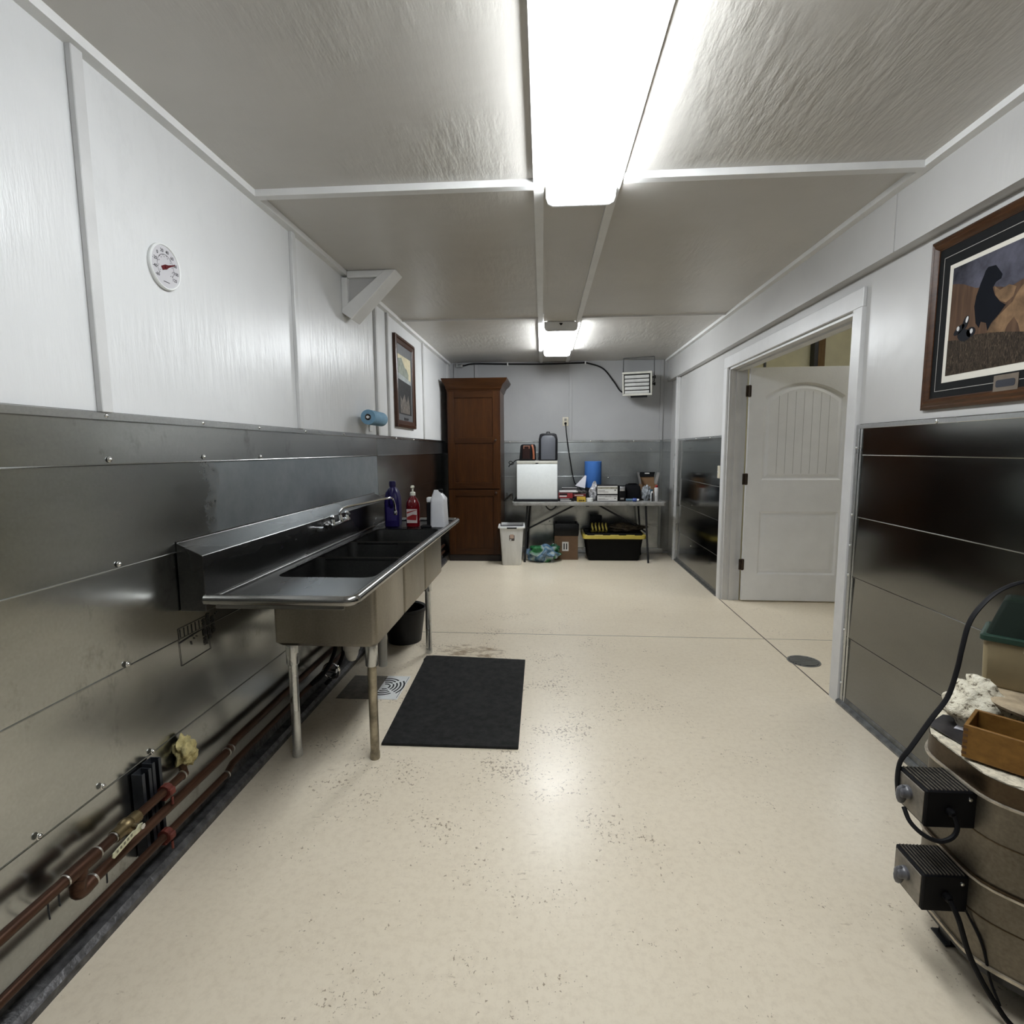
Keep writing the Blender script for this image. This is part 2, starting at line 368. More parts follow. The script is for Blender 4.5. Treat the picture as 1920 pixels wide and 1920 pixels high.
# galvanised wainscot, sheet by sheet, each lapping the next
ZS = [.03, .375, .70, 1.01, 1.322, 1.474]
def sheets(wall, side, runs, mats, x):
    for ri, (y0, y1) in enumerate(runs):
        for i in range(5):
            z0, z1 = ZS[i], ZS[i+1]+.004
            a, b = (.0035, .005) if side == -1 and i == 4 else (.0024, .0012) if side == 1 and i in (1, 2) and ri == 0 else (.0052+.0012*((i*7+ri) % 3), .0012)
            t = .0011
            if side == 'y': pr = [(-a-.0012, z0-.001), (-a-.0022, z0+.0012), (-a-.0012, z0+.0034), (-a, z0+.004), (-b, z1), (0, z1), (0, z0-.001)]; MB().prism([(x+u, v) for u, v in pr], y0, y1, 'x').part('metal_sheet', mats(i, ri), wall, False)
            else: MB().prism([(x-side*u, v) for u, v in ((-a-.0012, z0-.001), (-a-.0022, z0+.0012), (-a-.0012, z0+.0034), (-a, z0+.004), (-b, z1), (0, z1), (0, z0-.001))], y0, y1, 'y').part('metal_sheet', mats(i, ri), wall, False)
sheets(wl, 1, ((YN, 4.076), (4.08, YB)), lambda i, r: M_galv_s if (i == 3 and r == 0) else (M_galv_grey if i == 4 and r else M_galv), XL)
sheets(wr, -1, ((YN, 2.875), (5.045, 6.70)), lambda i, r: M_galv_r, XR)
sheets(wb, 'y', ((XL, XR),), lambda i, r: M_galv if i < 2 else M_galv_grey, YB)
MB().box(XL, XR, YN, YN+.004, .03, 1.474).struct('trim_11', M_galv)
MB().box(XL, XL+.011, YN, 4.3, 1.452, 1.476, .002, 1).box(XL, XL+.009, 4.302, YB, 1.457, 1.476, .002, 1).part('cap_strip', M_edge, wl)
MB().box(XL, XR, YB-.011, YB, 1.452, 1.476, .002, 1).part('cap_strip', M_edge, wb)
MB().box(1.432, 1.468, YB-.013, YB, .0, 1.476, .003, 1).part('corner_strip', M_galv_grey, wb)
MB().box(XR-.011, XR, YN, 2.9, 1.455, 1.476, .002, 1).box(XR-.009, XR, 5.045, 6.7, 1.457, 1.476, .002, 1).part('cap_strip', M_edge, wr)
MB().box(XR-.012, XR, 2.868, 2.897, .0, 1.474, .003, 1).box(XR-.01, XR, 2.848, 2.86, .0, 1.474, .003, 1).part('corner_strip', M_edge, wr)
MB().box(XR-.045, XR, 6.695, 6.74, 0, 2.212, .003, 1).part('post', M_cas, wr)
MB().box(XR-.047, XR-.044, 6.70, 6.722, 0, 1.474).box(XR-.02, XR, 6.66, 6.694, 0, 1.474, .003, 1).part('corner_strip', M_edge, wr)
# floor curbs
MB().prism([(XL, 0), (-1.232, 0), (-1.232, .022), (-1.246, .036), (-1.285, .04), (-1.288, .075), (XL, .08)], YN, 6.5, 'y').struct('baseboard_left', mat('grimy_metal_curb', (.10, .098, .10), .42, .55, .55, 30, .3, 60))
MB().prism([(XR, 0), (1.546, 0), (1.544, .012), (1.552, .024), (1.561, .026), (1.562, .05), (XR, .052)], YN, 2.9, 'y').prism([(XR, 0), (1.546, 0), (1.544, .012), (1.552, .024), (1.561, .026), (1.562, .05), (XR, .052)], 5.03, 6.7, 'y').struct('baseboard_right', mat('dull_metal_curb', (.15, .155, .155), .4, .7, .4, 24))
MB().box(-.55, 1.5, YB-.02, YB, 0, .07, .004, 1).struct('baseboard_back', M_edge)

# screws: one dome with washer, repeated
sp = MB(); sp.lathe([(.009, 0), (.009, .0015), (.0065, .002), (.006, .004), (.0035, .0062), (.0005, .0068)], 12, rot(pi/2, 'Y'))
s0 = sp.part('screw', M_screw, wl); s0.location = (XL+.009, 1.53, 1.466)
def screw(p, par, side=1, k=1.):
    o = s0.copy(); COL.objects.link(o); o.parent = par; o.location = p; o.scale = (k,)*3
    if side == -1: o.rotation_euler.z = pi
    if side == 0: o.rotation_euler.z = -pi/2
for y, z in ((1.98, 1.466), (2.38, 1.464), (2.85, 1.464), (3.4, 1.464), (1.53, 1.338), (1.974, 1.340), (2.38, 1.336), (1.53, 1.024), (1.40, .394), (1.53, .71), (1.60, .385), (1.20, .389), (1.02, .389), (4.6, 1.464), (5.2, 1.464)):
    screw((XL+.0085, y, z), wl)
for y, z in ((2.32, 1.464), (5.9, 1.464), (5.4, 1.464)): screw((XR-.0105, y, z), wr, -1)
for z in (1.36, 1.02, .86, .705, .41, .12): screw((XR-.012, 2.882, z), wr, -1, .8)
for z in (.75, .3): screw((XR-.006, 6.0, z), wr, -1, .8)
for x, z in ((.55, 1.464), (-.5, 1.464), (1.1, 1.464), (1.32, 1.36), (1.34, 1.02), (.78, .99), (.02, .42), (-.2, .42)): screw((x, YB-.01, z), wb, 0)

# mill stamp on the left wall sheet
st = MB(); X0 = XL+.0032
for y0, y1, z0, z1 in ((1.770, 1.947, 0, 0),):
    zt0, zt1, zb0, zb1 = .740, .738, .602, .606
    def ln(a, b, t=.0022):
        d = (Vector(b)-Vector(a)); n = Vector((-d.y, d.x)).normalized()*t/2; a = Vector(a); b = Vector(b)
        st.prism([tuple(a+n), tuple(b+n), tuple(b-n), tuple(a-n)], X0, X0+.0006, 'x')
    ln((1.770, .740), (1.925, .741)); ln((1.770, .740), (1.777, .603)); ln((1.777, .603), (1.945, .606)); ln((1.925, .741), (1.945, .606))
    ln((1.774, .688), (1.925, .699), .004)
    for i, (k, t) in enumerate(((.030, .003), (.032, .003), (.036, .003), (.048, .004), (.034, .003), (.036, .003))):
        ln((1.780+i*.021, .736), (1.7815+i*.021, .736-k), t)
    ln((1.835, .674), (1.838, .660), .004); ln((1.852, .682), (1.855, .675), .004); ln((1.868, .684), (1.870, .679), .004)
def stamp(s, y, z, size, xs): text_into(st, s, size, frameM((X0+.0006, y, z), (0, .07, -1), (0, 1, .07)) @ Matrix.Diagonal((xs, 1, 1, 1)), bold=.0011)
stamp('GALVANIZED SHEET', 1.903, .734, .026, .44); stamp('CALIFORNIA STEEL IND', 1.929, .748, .026, .38); stamp('MADE IN USA', 1.955, .728, .028, .39); stamp('2', 1.985, .735, .022, .6)
st.part('mill_stamp', mat('black_ink', (.012, .012, .012), .6), wl, False)

# ------------------------------------------------------------------ doorway
dc = MB()
cas = [(0, 0), (.012, 0), (.02, .02), (.013, .03), (.02, .055), (.017, .088), (0, .09)]
def casing(y, sgn):   # moulded upright casing
    dc.prism([(XR-d, y+sgn*v) for d, v in cas], 0, DZ+.09, 'z')
dc.prism([(XR-.02, DY0-.088), (XR-.02, DY0-.006), (XR-.012, DY0), (XR, DY0), (XR, DY0-.09), (XR-.014, DY0-.09)], 0, DZ)
dc.prism([(XR-.02, DY1+.088), (XR-.02, DY1+.006), (XR-.012, DY1), (XR, DY1), (XR, DY1+.09), (XR-.014, DY1+.09)], 0, DZ)
dc.box(XR-.02, XR, DY0-.09, DY1+.09, DZ, 2.15, .003, 1)
dc.box(XR, XR+.15, DY0, DY0+.018, 0, DZ).box(XR, XR+.15, DY1-.018, DY1, 0, DZ).box(XR, XR+.15, DY0, DY1, DZ-.018, DZ)
dc.box(XR+.055, XR+.105, DY1-.03, DY1-.016, 0, DZ-.018).box(XR+.055, XR+.105, DY0, DY1, DZ-.03, DZ-.017)
dc.box(XR+.02, XR+.04, DY1-.022, DY1-.016, 0, DZ-.018)
dc.struct('trim_10', M_cas, True)
door = thing('door_1', 'white panel door standing open in the right-hand doorway', 'door', (1.725, 4.905, 0), radians(-1.2)); door['kind'] = 'structure'
dm = MB(W[door])
dw, dt, z0, z1 = .91, .035, .012, 2.045
M_door = mat('white_door_skin', (.80, .81, .83), .42, var=.04, scale=5, bmp=.1, bscale=90)
def rail(x0, x1, a, b): dm.box(x0, x1, -dt, 0, a, b)
rail(0, .125, z0, z1); rail(dw-.125, dw, z0, z1); rail(.125, dw-.125, z0, .25); rail(.125, dw-.125, .81, 1.085)
arch = [(.125, 1.80)]+[(.125+(dw-.25)*i/20, 1.80+.115*(1-((i-10)/10)**2)) for i in range(21)]+[(dw-.125, z1), (.125, z1)]
dm.prism(arch[1:], -dt, 0, 'y')
pz = [(1.135, None), (.295, .765)]
dm.box(.12, dw-.12, -dt+.012, -.012, z0+.2, z1-.1)
def ring(ps, qs, ya, yb):   # bevelled sticking between two outlines, on the face
    dm.loft([[(x, ya, z) for x, z in ps], [(x, yb, z) for x, z in qs]], False)
archp = lambda m, zb: [(.125+m, zb+m)]+[(dw-.125-m, zb+m)]+[(dw-.125-m-(dw-.25-2*m)*i/20, 1.80-m+.115*(1-((i-10)/10)**2)) for i in range(21)]
ring(archp(0, 1.085), archp(.016, 1.085), -dt, -dt+.011); ring(archp(.028, 1.085), archp(.05, 1.085), -dt+.012, -dt+.004)
dm.prism(archp(.05, 1.085), -dt+.004, -dt+.014, 'y')
sq = lambda m: [(.125+m, .25+m), (dw-.125-m, .25+m), (dw-.125-m, .81-m), (.125+m, .81-m)]
ring(sq(0), sq(.016), -dt, -dt+.011); ring(sq(.028), sq(.055), -dt+.012, -dt+.004); dm.prism(sq(.055), -dt+.004, -dt+.014, 'y')
dm.part('door_leaf', M_door, door, True, 25)
g = MB(W[door])
for i in range(1, 8):
    x = .18+(dw-.36)*i/8; zt = 1.745+.10*(1-((x-dw/2)/(dw/2-.125))**2)
    g.box(x-.0015, x+.0015, -dt+.0035, -dt+.0045, 1.14, zt)
g.part('bead_groove', mat('groove_grey', (.38, .385, .39), .6), door, False)
for z in (.337, 1.094, 1.848):
    hm = MB(W[door]); hm.box(-.034, -.002, -dt-.004, -dt+.002, z-.048, z+.048, .01, 3).box(.001, .013, -dt-.003, -dt+.001, z-.048, z+.048, .004, 2).cyl((-.004, -dt-.006, z-.05), (-.004, -dt-.006, z+.05), .008)
    hm.part('hinge', mat('bronze_hinge', (.05, .036, .026), .4, .7, .3, 40), door)

# corner brace at the left of the ceiling
cb = thing('ceiling_brace', 'white triangular wooden brace between left wall and ceiling', 'brace', (XL, 3.56, 2.22))
MB().prism([(-1.015, H-.001), (-.945, H-.001), (-1.24, 2.185), (XL+.001, 2.225), (XL+.001, 2.25)], 3.47, 3.63, 'y', .003, 1).part('diagonal', M_trim, cb, False)
MB().box(XL+.001, XL+.04, 3.475, 3.625, 2.25, 2.44, .003, 1).part('wall_cleat', M_trim, cb, False)
MB().box(XL+.04, -1.0, 3.475, 3.625, 2.438, H-.001, .003, 1).part('ceiling_cleat', M_trim, cb, False)
MB().prism([(XL+.03, 2.25), (XL+.03, 2.45), (-1.02, 2.45)], 3.51, 3.53, 'y').part('web', M_wallx, cb, False)

# ------------------------------------------------------------------ ceiling lights
def light(name, label, xc, y0, y1, tilt=0, lens=None):
    L = thing('ceiling_light', label, 'ceiling light', (xc, (y0+y1)/2, 2.40), tilt, 'fluorescent ceiling lights')
    hl = (y1-y0)/2; P = W[L]
    # wraparound lens: rounded trough open to the pan
    pr = [(-.145, .066), (-.142, .03), (-.134, .010), (-.118, .0), (.118, 0), (.134, .010), (.142, .03), (.145, .066)]
    MB(P).prism(pr, -hl+.012, hl-.012, 'y').part('lens', lens or M_lens, L, True, 50)
    MB(P).box(-.12, .12, -hl+.01, hl-.01, .066, .0795).part('pan', M_fix, L, False)
    for s in (-1, 1):
        e = MB(P); o = [(-.15, .078), (-.148, .03), (-.14, .006), (-.12, -.004), (.12, -.004), (.14, .006), (.148, .03), (.15, .078)]
        ya, yb = (hl-.013, hl) if s > 0 else (-hl, -hl+.013)
        e.prism(o, ya, yb, 'y', .002, 1)
        cap = e.part('end_cap', M_fix, L, True, 40)
        hh = MB(P); yy = hl+.0002 if s > 0 else -hl-.0012
        hh.prism([(0, .044), (.014, .056), (.014, .064), (.008, .068), (0, .064), (-.008, .068), (-.014, .064), (-.014, .056)], yy, yy+.001, 'y')
        hh.part('knockout_hole', M_dark, cap, False); 
    return L
light('near', 'long lit ceiling light nearest the camera, its far end over the first cross batten', .137, .50, 2.485)
light('far', 'smaller looking lit ceiling light at the far end above the table', .104, 4.955, 6.285, radians(.6), emit('lit_prismatic_lens_new', (.93, .97, 1.0), LAMP*1.5))
lo = thing('ceiling_light', 'unseen ceiling light added in the next room to light the open door', 'ceiling light', (3.1, 4.35, 2.9), radians(90), None)  # added lamp, placed out of view to light the door and foam wall
MB(W[lo]).box(-.14, .14, -.5, .5, 0, .06, .02, 3).part('lens', emit('added_lens_warm', (.98, .97, .95), 10), lo); MB(W[lo]).box(-.12, .12, -.5, .5, .06, .1).part('pan', M_fix, lo)

# ------------------------------------------------------------------ three-bowl sink
sink = thing('compartment_sink', 'long stainless three-bowl sink with drainboards against the left wall', 'sink', (-.95, 2.88, 0))
SY0, SY1, SZ = 1.80, 3.96, .838
MB().prism([(-1.2, .80), (-1.2, 1.0), (-1.291, 1.043), (-1.291, 1.05), (-1.2945, 1.05), (-1.2945, .80)], SY0-.012, SY1+.012, 'y', .0025, 1).part('backsplash', M_steel_d, sink, False)
BY = [(2.15, 2.60), (2.606, 3.06), (3.066, 3.56)]
d = MB()
d.box(-1.2, -1.14, SY0, SY1, SZ-.004, SZ).box(-.72, -.685, SY0, SY1, SZ-.004, SZ)
d.box(-1.14, -.72, SY0, 2.158, SZ-.004, SZ).box(-1.14, -.72, 3.552, SY1, SZ-.004, SZ)
for y in (2.603, 3.063): d.box(-1.14, -.72, y-.010, y+.010, SZ-.018, SZ-.012)
for y0, y1 in BY:                       # rounded corners of the openings
    for cx, sx in ((-1.14, 1), (-.72, -1)):
        for cy, sy in ((y0+.008, 1), (y1-.008, -1)):
            if cy in (BY[0][0]+.008, BY[2][1]-.008):
                r = .05; pts = [(cx, cy)]+[(cx+sx*r*(1-sin(radians(a))), cy+sy*r*(1-cos(radians(a)))) for a in range(0, 91, 15)]
                d.prism(pts, SZ-.004, SZ)
d.tube([(-1.192, SY0+.01, SZ+.002), (-1.192, SY1-.01, SZ+.002)], .012, 12)      # coved back edge
d.part('drainboard', M_steel_d, sink)
rim = [(-1.2, SY0-.012)]+[(-.70+.03*sin(radians(a)), SY0+.018-.03*cos(radians(a))) for a in range(0, 91, 15)]+[(-.672+.0*i, 2.4+.35*i) for i in range(0, 4)]+[(-.70+.03*cos(radians(a)), SY1-.018+.03*sin(radians(a))) for a in range(0, 91, 15)]+[(-1.2, SY1+.012)]
R = MB(); R.tube([(x, y, SZ+.006) for x, y in rim], .0185, 14)
R.box(-1.17, -.705, SY0-.006, SY0+.0, SZ-.028, SZ, .002, 1).box(-.688, -.682, SY0+.03, SY1-.03, SZ-.022, SZ)
R.part('rolled_rim', M_steel, sink)
for i, (y0, y1) in enumerate(BY):
    b = MB(); X0_, X1_ = -1.155, -.712
    o = rrect(X0_, X1_, y0, y1, .022, 4); n = rrect(X0_+.006, X1_-.006, y0+.006, y1-.006, .05, 4); bt = rrect(X0_+.012, X1_-.012, y0+.012, y1-.012, .03, 4)
    b.mi = 0; b.loft([[(x, y, SZ-.004) for x, y in o], [(x, y, .555) for x, y in o], [(x, y, .54) for x, y in bt]], False)
    b.poly([(x, y, .54) for x, y in bt][::-1])
    b.mi = 1; n2 = rrect(X0_+.03, X1_-.03, y0+.03, y1-.03, .04, 4)
    b.loft([[(x, y, SZ-.0045) for x, y in n], [(x, y, .57) for x, y in n], [(x, y, .552) for x, y in n2]], False); b.poly([(x, y, .552) for x, y in n2])
    b.mi = 0
    bw = b.part('bowl', [M_steel_front, M_steel_in], sink)
    for yy in (y0+.02, y1-.02): MB().tube([(X0_+.012, yy, .57), (X0_+.012, yy, SZ-.006)], .0035, 8).part('corner_highlight', M_edge, bw)  # thin bright tubes stand in for the highlight in the coved corners
    MB().lathe([(.045, 0), (.045, .004), (.03, .004), (.028, .001)], 20, T((X0_+X1_)/2, (y0+y1)/2, .5525)).part('strainer', M_chrome, bw)
legmat2 = mat('stained_tube_leg', (.33, .29, .215), .4, .7, .5, 14)
for x, y, m in ((-.765, 2.235, legmat2), (-1.12, 2.235, M_edge), (-.80, 3.50, M_edge), (-1.12, 3.50, M_edge)):
    l = MB(); l.cyl((x, y, .0), (x, y, .46), .0195, n=18); l.lathe([(.0205, 0), (.0215, .004), (.0215, .03), (.0205, .034)], 18, T(x, y, .0))
    lg = l.part('leg', m, sink)
    MB().lathe([(.0255, .43), (.027, .433), (.027, .545), (.024, .552)], 18, T(x, y, 0)).part('leg_socket', M_edge, lg)
fa = MB()
fa.tube([(-1.198, 2.73, .955), (-1.165, 2.73, .955)], .012); fa.tube([(-1.198, 3.06, .962), (-1.165, 3.06, .962)], .012)
fa.lathe([(.022, -.002), (.022, .004), (.014, .008)], 16, T(-1.198, 2.87, .955) @ rot(pi/2, 'Y')).lathe([(.022, -.002), (.022, .004), (.014, .008)], 16, T(-1.198, 3.06, .962) @ rot(pi/2, 'Y'))
fa.tube([(-1.17, 2.83, .955), (-1.17, 3.10, .962)], .0125, 14).lathe([(.017, 0), (.019, .01), (.013, .03), (.010, .045)], 16, T(-1.17, 2.975, .955))
fa.tube([(-1.198, 2.87, .955), (-1.17, 2.87, .955)], .013).tube([(-1.198, 3.06, .962), (-1.17, 3.06, .962)], .013)
fo = fa.part('faucet', M_chrome, sink)
for y in (2.865, 3.075):
    h = MB(); h.lathe([(.014, 0), (.013, .02), (.010, .03), (.012, .034), (.0135, .046), (.009, .054), (.001, .056)], 16, T(-1.17, y, .958)); h.tube([(-1.168, y, .995), (-1.14, y-.03, 1.0)], .005)
    h.part('faucet_handle', M_chrome, fo)
sp_ = smooth_path([(-1.17, 2.975, .985), (-1.168, 2.977, 1.025), (-1.14, 3.02, 1.043), (-1.06, 3.15, 1.056), (-.985, 3.275, 1.068), (-.981, 3.36, 1.058), (-.98, 3.405, 1.02), (-.98, 3.42, .96)], 6)
q = MB(); q.tube(sp_, .0072, 12); q.lathe([(.011, 0), (.0115, .022), (.009, .03)], 14, T(-.98, 3.421, .948)); q.part('spout', M_chrome, fo)
pv = MB()
pv.lathe([(.05, .50), (.05, .545), (.03, .545)], 20, T(-1.0, 2.62, 0)).lathe([(.032, .325), (.036, .35), (.042, .355), (.044, .50), (.044, .51)], 20, T(-1.0, 2.62, 0)).lathe([(.004, .29), (.02, .297), (.032, .325)], 20, T(-1.0, 2.62, 0))
pv.tube([(-.975, 2.63, .40), (-.91, 2.66, .47), (-.90, 2.66, .54)], .021, 14)
pv.tube([(-.965, 3.3, .545), (-.965, 3.3, .40), (-.985, 3.03, .36), (-.99, 2.98, .35), (-1.0, 2.93, .30), (-1.005, 2.92, .03)], .024, 14)
pv.tube([(-.93, 2.83, .545), (-.93, 2.83, .40), (-.955, 2.97, .35), (-.965, 3.02, .30), (-.97, 3.03, .10)], .026, 14)
pv.part('drain_pipe', M_pvc, sink)
hs = MB()
hs.tube(smooth_path([(-1.21, 2.80, .54), (-1.22, 2.83, .36), (-1.2, 2.90, .27), (-1.2, 2.83, .20), (-1.21, 2.72, .16), (-1.24, 2.66, .14)]), .011).tube(smooth_path([(-1.21, 2.96, .54), (-1.2, 2.97, .34), (-1.19, 2.99, .2), (-1.21, 2.9, .1), (-1.22, 2.8, .085)]), .011)
hs.part('supply_hose', M_black, sink)
v = MB(); v.tube([(-1.2+.045*cos(a), 2.83, .145+.045*sin(a)) for a in [i*2*pi/20 for i in range(20)]]+[(-1.155, 2.83, .145)], .007, 8).cyl((-1.25, 2.83, .145), (-1.17, 2.83, .145), .012).part('supply_valve', M_chrome, sink)

# things on the far drainboard
jug = thing('detergent_jug', 'tall purple plastic jug standing behind the faucet spout on the sink', 'jug', (-1.075, 3.70, SZ), radians(8))
M_purple = mat('purple_plastic', (.009, .005, .055), .4, spec=.2, var=.15)
b = MB(W[jug]); rr = lambda a, c, r: rrect(-a, a, -c, c, r)
b.loft([[(x, y, z) for x, y in rr(a, c, r)] for z, a, c, r in ((0, .046, .075, .015), (.006, .05, .08, .02), (.17, .05, .08, .02), (.19, .048, .078, .02), (.235, .042, .07, .022), (.262, .027, .045, .02), (.27, .02, .022, .015), (.278, .019, .02, .015))])
b.part('body', M_purple, jug)
MB(W[jug]).lathe([(.023, .274), (.024, .278), (.023, .31), (.02, .313)], 20).part('cap', mat('dark_purple_cap', (.012, .008, .05), .35), jug)
MB(W[jug]).tube(smooth_path([(-.0, -.055, .262), (0, -.09, .235), (0, -.092, .17), (0, -.075, .14)]), .013).part('handle', M_purple, jug)
MB(W[jug]).box(-.0325, .0325, -.0805, -.079, .045, .14, .0004, 1).part('front_label', mat('pale_purple_label', (.022, .016, .085), .5, spec=.2), jug)

soap = thing('soap_bottle', 'clear red hand soap bottle with white pump on the sink drainboard', 'bottle', (-.925, 3.66, SZ))
M_red = mat('red_soap', (.11, .003, .006), .16, spec=.35, var=.08, coat=.4)
b = MB(W[soap]); b.loft([[(x, y, z) for x, y in rrect(-a, a, -c, c, min(a, c)*.9)] for z, a, c in ((0, .044, .032), (.004, .047, .036), (.135, .047, .036), (.165, .044, .034), (.19, .034, .028), (.208, .018, .018), (.216, .016, .016))])
b.part('body', M_red, soap)
pm = MB(W[soap]); pm.lathe([(.019, .216), (.019, .234), (.014, .24), (.006, .242), (.006, .264), (.011, .266), (.013, .276), (.009, .284), (.002, .285)], 18).box(-.006, .006, -.036, 0, .268, .278, .003, 2)
pm.part('pump', mat('ivory_plastic', (.66, .66, .56), .4), soap)
lb = MB(W[soap]); lb.box(-.036, .036, -.0372, -.036, .03, .125, .0004, 1); la = lb.part('front_label', mat('pale_label', (.52, .46, .44), .55), soap)
lb = MB(W[soap]); lb.prism([(-.034, .052), (.03, .048), (.034, .085), (.006, .088), (-.034, .07)], -.0377, -.0371, 'y'); lb.prism([(-.034, .094), (.034, .118), (.034, .122), (-.034, .105)], -.0377, -.0371, 'y').part('label_print', mat('red_print', (.24, .012, .014), .5), la)

wj = thing('bleach_jug', 'translucent white jug with black cap at the drainboard end', 'jug', (-.745, 3.66, SZ))
b = MB(W[wj]); b.loft([[(x, y, z) for x, y in rrect(x0, x1, -c, c, r)] for z, x0, x1, c, r in ((0, -.048, .052, .06, .012), (.006, -.052, .056, .066, .018), (.165, -.048, .05, .063, .018), (.195, -.045, .05, .06, .018), (.215, -.04, .036, .045, .016), (.235, -.035, .02, .03, .014), (.245, -.032, .006, .02, .01), (.252, -.031, .004, .018, .009))])
b.part('body', mat('milky_plastic', (.60, .61, .64), .42, var=.05), wj)
MB(W[wj]).box(-.082, -.046, -.02, .02, .168, .204, .008, 2).part('handle', M_white, wj)
MB(W[wj]).box(-.080, -.049, -.03, .03, 0, .166, .004, 1).part('dark_side', M_black, wj)
MB(W[wj]).lathe([(.017, .246), (.018, .25), (.017, .268), (.012, .271)], 18, T(.012, 0, -.012)).part('cap', M_black, wj)
MB().box(-.86, -.79, 3.59, 3.65, SZ, SZ+.018, .006, 2).box(-.80, -.775, 3.595, 3.62, SZ+.002, SZ+.016, .004, 2).thing('scrub_pad', M_black, 'small black scrub pad lying before the white jug', 'scrub pad')

# ------------------------------------------------------------------ floor items on the left
MB().prism([(-.77, 2.338), (-.133, 2.337), (-.145, 3.383), (-.74, 3.425), (-.80, 3.418), (-.806, 3.36), (-.80, 3.34)], .0, .013, 'z', .003, 1).thing('floor_mat', M_rubber, 'black rubber mat on the floor in front of the sink', 'floor mat')
gd = thing('floor_grate', 'square white floor drain grate partly under the rubber mat', 'drain', (-.9, 2.95, 0))
MB().box(-.965, -.826, 2.80, 3.105, -.004, .004, .002, 1).part('grate', M_white, gd)
s_ = MB()
for i, r in enumerate((.022, .042, .062, .082, .102)):
    for a0, a1 in ((-38, 36), (48, 112), (-112, -50)):
        if i == 4 and a0 != -38: continue
        gx, gy = -.938, 2.955
        pts = [(gx+r*cos(radians(a)), gy+r*1.25*sin(radians(a))) for a in [a0+(a1-a0)*k/10 for k in range(11)]]
        pin = [(gx+(r+.009)*cos(radians(a)), gy+(r+.009)*1.25*sin(radians(a))) for a in [a0+(a1-a0)*k/10 for k in range(11)]]
        s_.prism(pts+pin[::-1], .0036, .0044)
s_.box(-.834, -.8315, 2.815, 3.09, .0036, .0044)
s_.part('slots', M_dark, gd, False)
MB().box(-1.17, -.966, 2.80, 3.105, -.004, .002, .001, 1).part('sump', mat('shaded_sump_cover', (.17, .15, .12), .5, var=.3, scale=25), gd)  # cover coloured dark brown for the shade under the sink
rd = thing('floor_drain', 'round metal floor drain in the doorway floor', 'drain', (1.64, 3.475, 0))
MB(W[rd]).lathe([(.098, 0), (.098, .003), (.092, .004), (.088, .002)], 32).part('drain_ring', mat('dull_drain_metal', (.20, .20, .195), .5, .3), rd)
s_ = MB(W[rd])
for i in range(9):
    y = -.07+.0175*i; hw = math.sqrt(max(.085**2-y*y, 0)); s_.box(-hw, hw, y-.0038, y+.0038, .002, .0046)
s_.part('drain_bars', mat('drain_bar', (.24, .24, .23), .5, .3), rd)
MB(W[rd]).lathe([(.088, .0008), (.088, .0022)], 32).part('drain_well', M_dark, rd)
bk = thing('bucket', 'dark grey plastic bucket on the floor beneath the sink', 'bucket', (-1.03, 3.74, 0))
M_bucket = mat('charcoal_plastic', (.014, .0145, .016), .5, var=.25, spec=.3)
MB(W[bk]).lathe([(.001, .006), (.112, .006), (.142, .24), (.155, .25), (.158, .246), (.158, .225), (.148, .22), (.118, 0), (.001, 0)], 32, cap=False).part('pail', M_bucket, bk)
MB(W[bk]).box(-.03, .03, -.175, -.14, .236, .25, .006, 2).part('pour_lip', M_bucket, bk)

# ------------------------------------------------------------------ copper pipework along the left wall
PX = -1.238
cpw = thing('copper_pipework', 'three weathered copper water pipes running low along the left wall', 'pipes', (PX, 1.5, 0))
p1 = MB().tube([(PX, YN, .266), (PX, 1.215, .264)], .0145, 14).part('pipe', M_copper, cpw)
MB().tube([(PX, 1.29, .264), (PX, 1.67, .268), (PX-.03, 1.70, .268), (XL+.022, 1.715, .268)], .0135, 14).part('pipe', M_copper, cpw)
MB().tube([(PX+.004, 1.255, .205), (PX+.004, 1.90, .208), (PX-.012, 1.98, .212), (PX-.012, 6.4, .225)], .0155, 14).part('pipe', M_copper, cpw)
MB().tube([(PX+.002, YN, .122), (PX, 1.90, .122), (PX-.01, 1.95, .13), (PX-.01, 6.4, .15)], .0125, 14).part('pipe', M_copper, cpw)
te = MB(); te.tube([(PX, 1.205, .264), (PX, 1.30, .264)], .0185, 16).tube([(PX, 1.25, .264), (PX+.002, 1.235, .225)], .0185, 16).tube(smooth_path([(PX+.002, 1.236, .24), (PX+.003, 1.232, .212), (PX+.004, 1.245, .202), (PX+.004, 1.275, .205)], 5), .0188, 16)
to = te.part('tee_fitting', M_copper, cpw)
for y, z, r in ((1.203, .264, .0175), (1.302, .264, .018), (1.277, .205, .0185), (1.36, .265, .0165), (1.655, .268, .0165), (1.90, .208, .018), (1.925, .2085, .018), (1.89, .122, .0155)): MB().tube([(PX+(.004 if z < .25 else 0), y-.003, z), (PX+(.004 if z < .25 else 0), y+.003, z)], r, 16).part('solder_ring', M_solder, cpw)
vv = MB(); vv.tube([(PX, 1.362, .265), (PX, 1.375, .265), (PX, 1.385, .265), (PX, 1.43, .266), (PX, 1.44, .266), (PX, 1.452, .266)], .019, 12).ball((PX, 1.407, .266), .025, 2).tube([(PX, 1.407, .266), (PX+.045, 1.407, .268)], .008)
vo = vv.part('ball_valve', mat('tarnished_brass', (.16, .12, .06), .42, .8, .3), cpw)
MB().tube([(PX+.036, 1.407, .268), (PX+.054, 1.407, .268)], .0085, 6).part('stem_nut', M_chrome, vo)
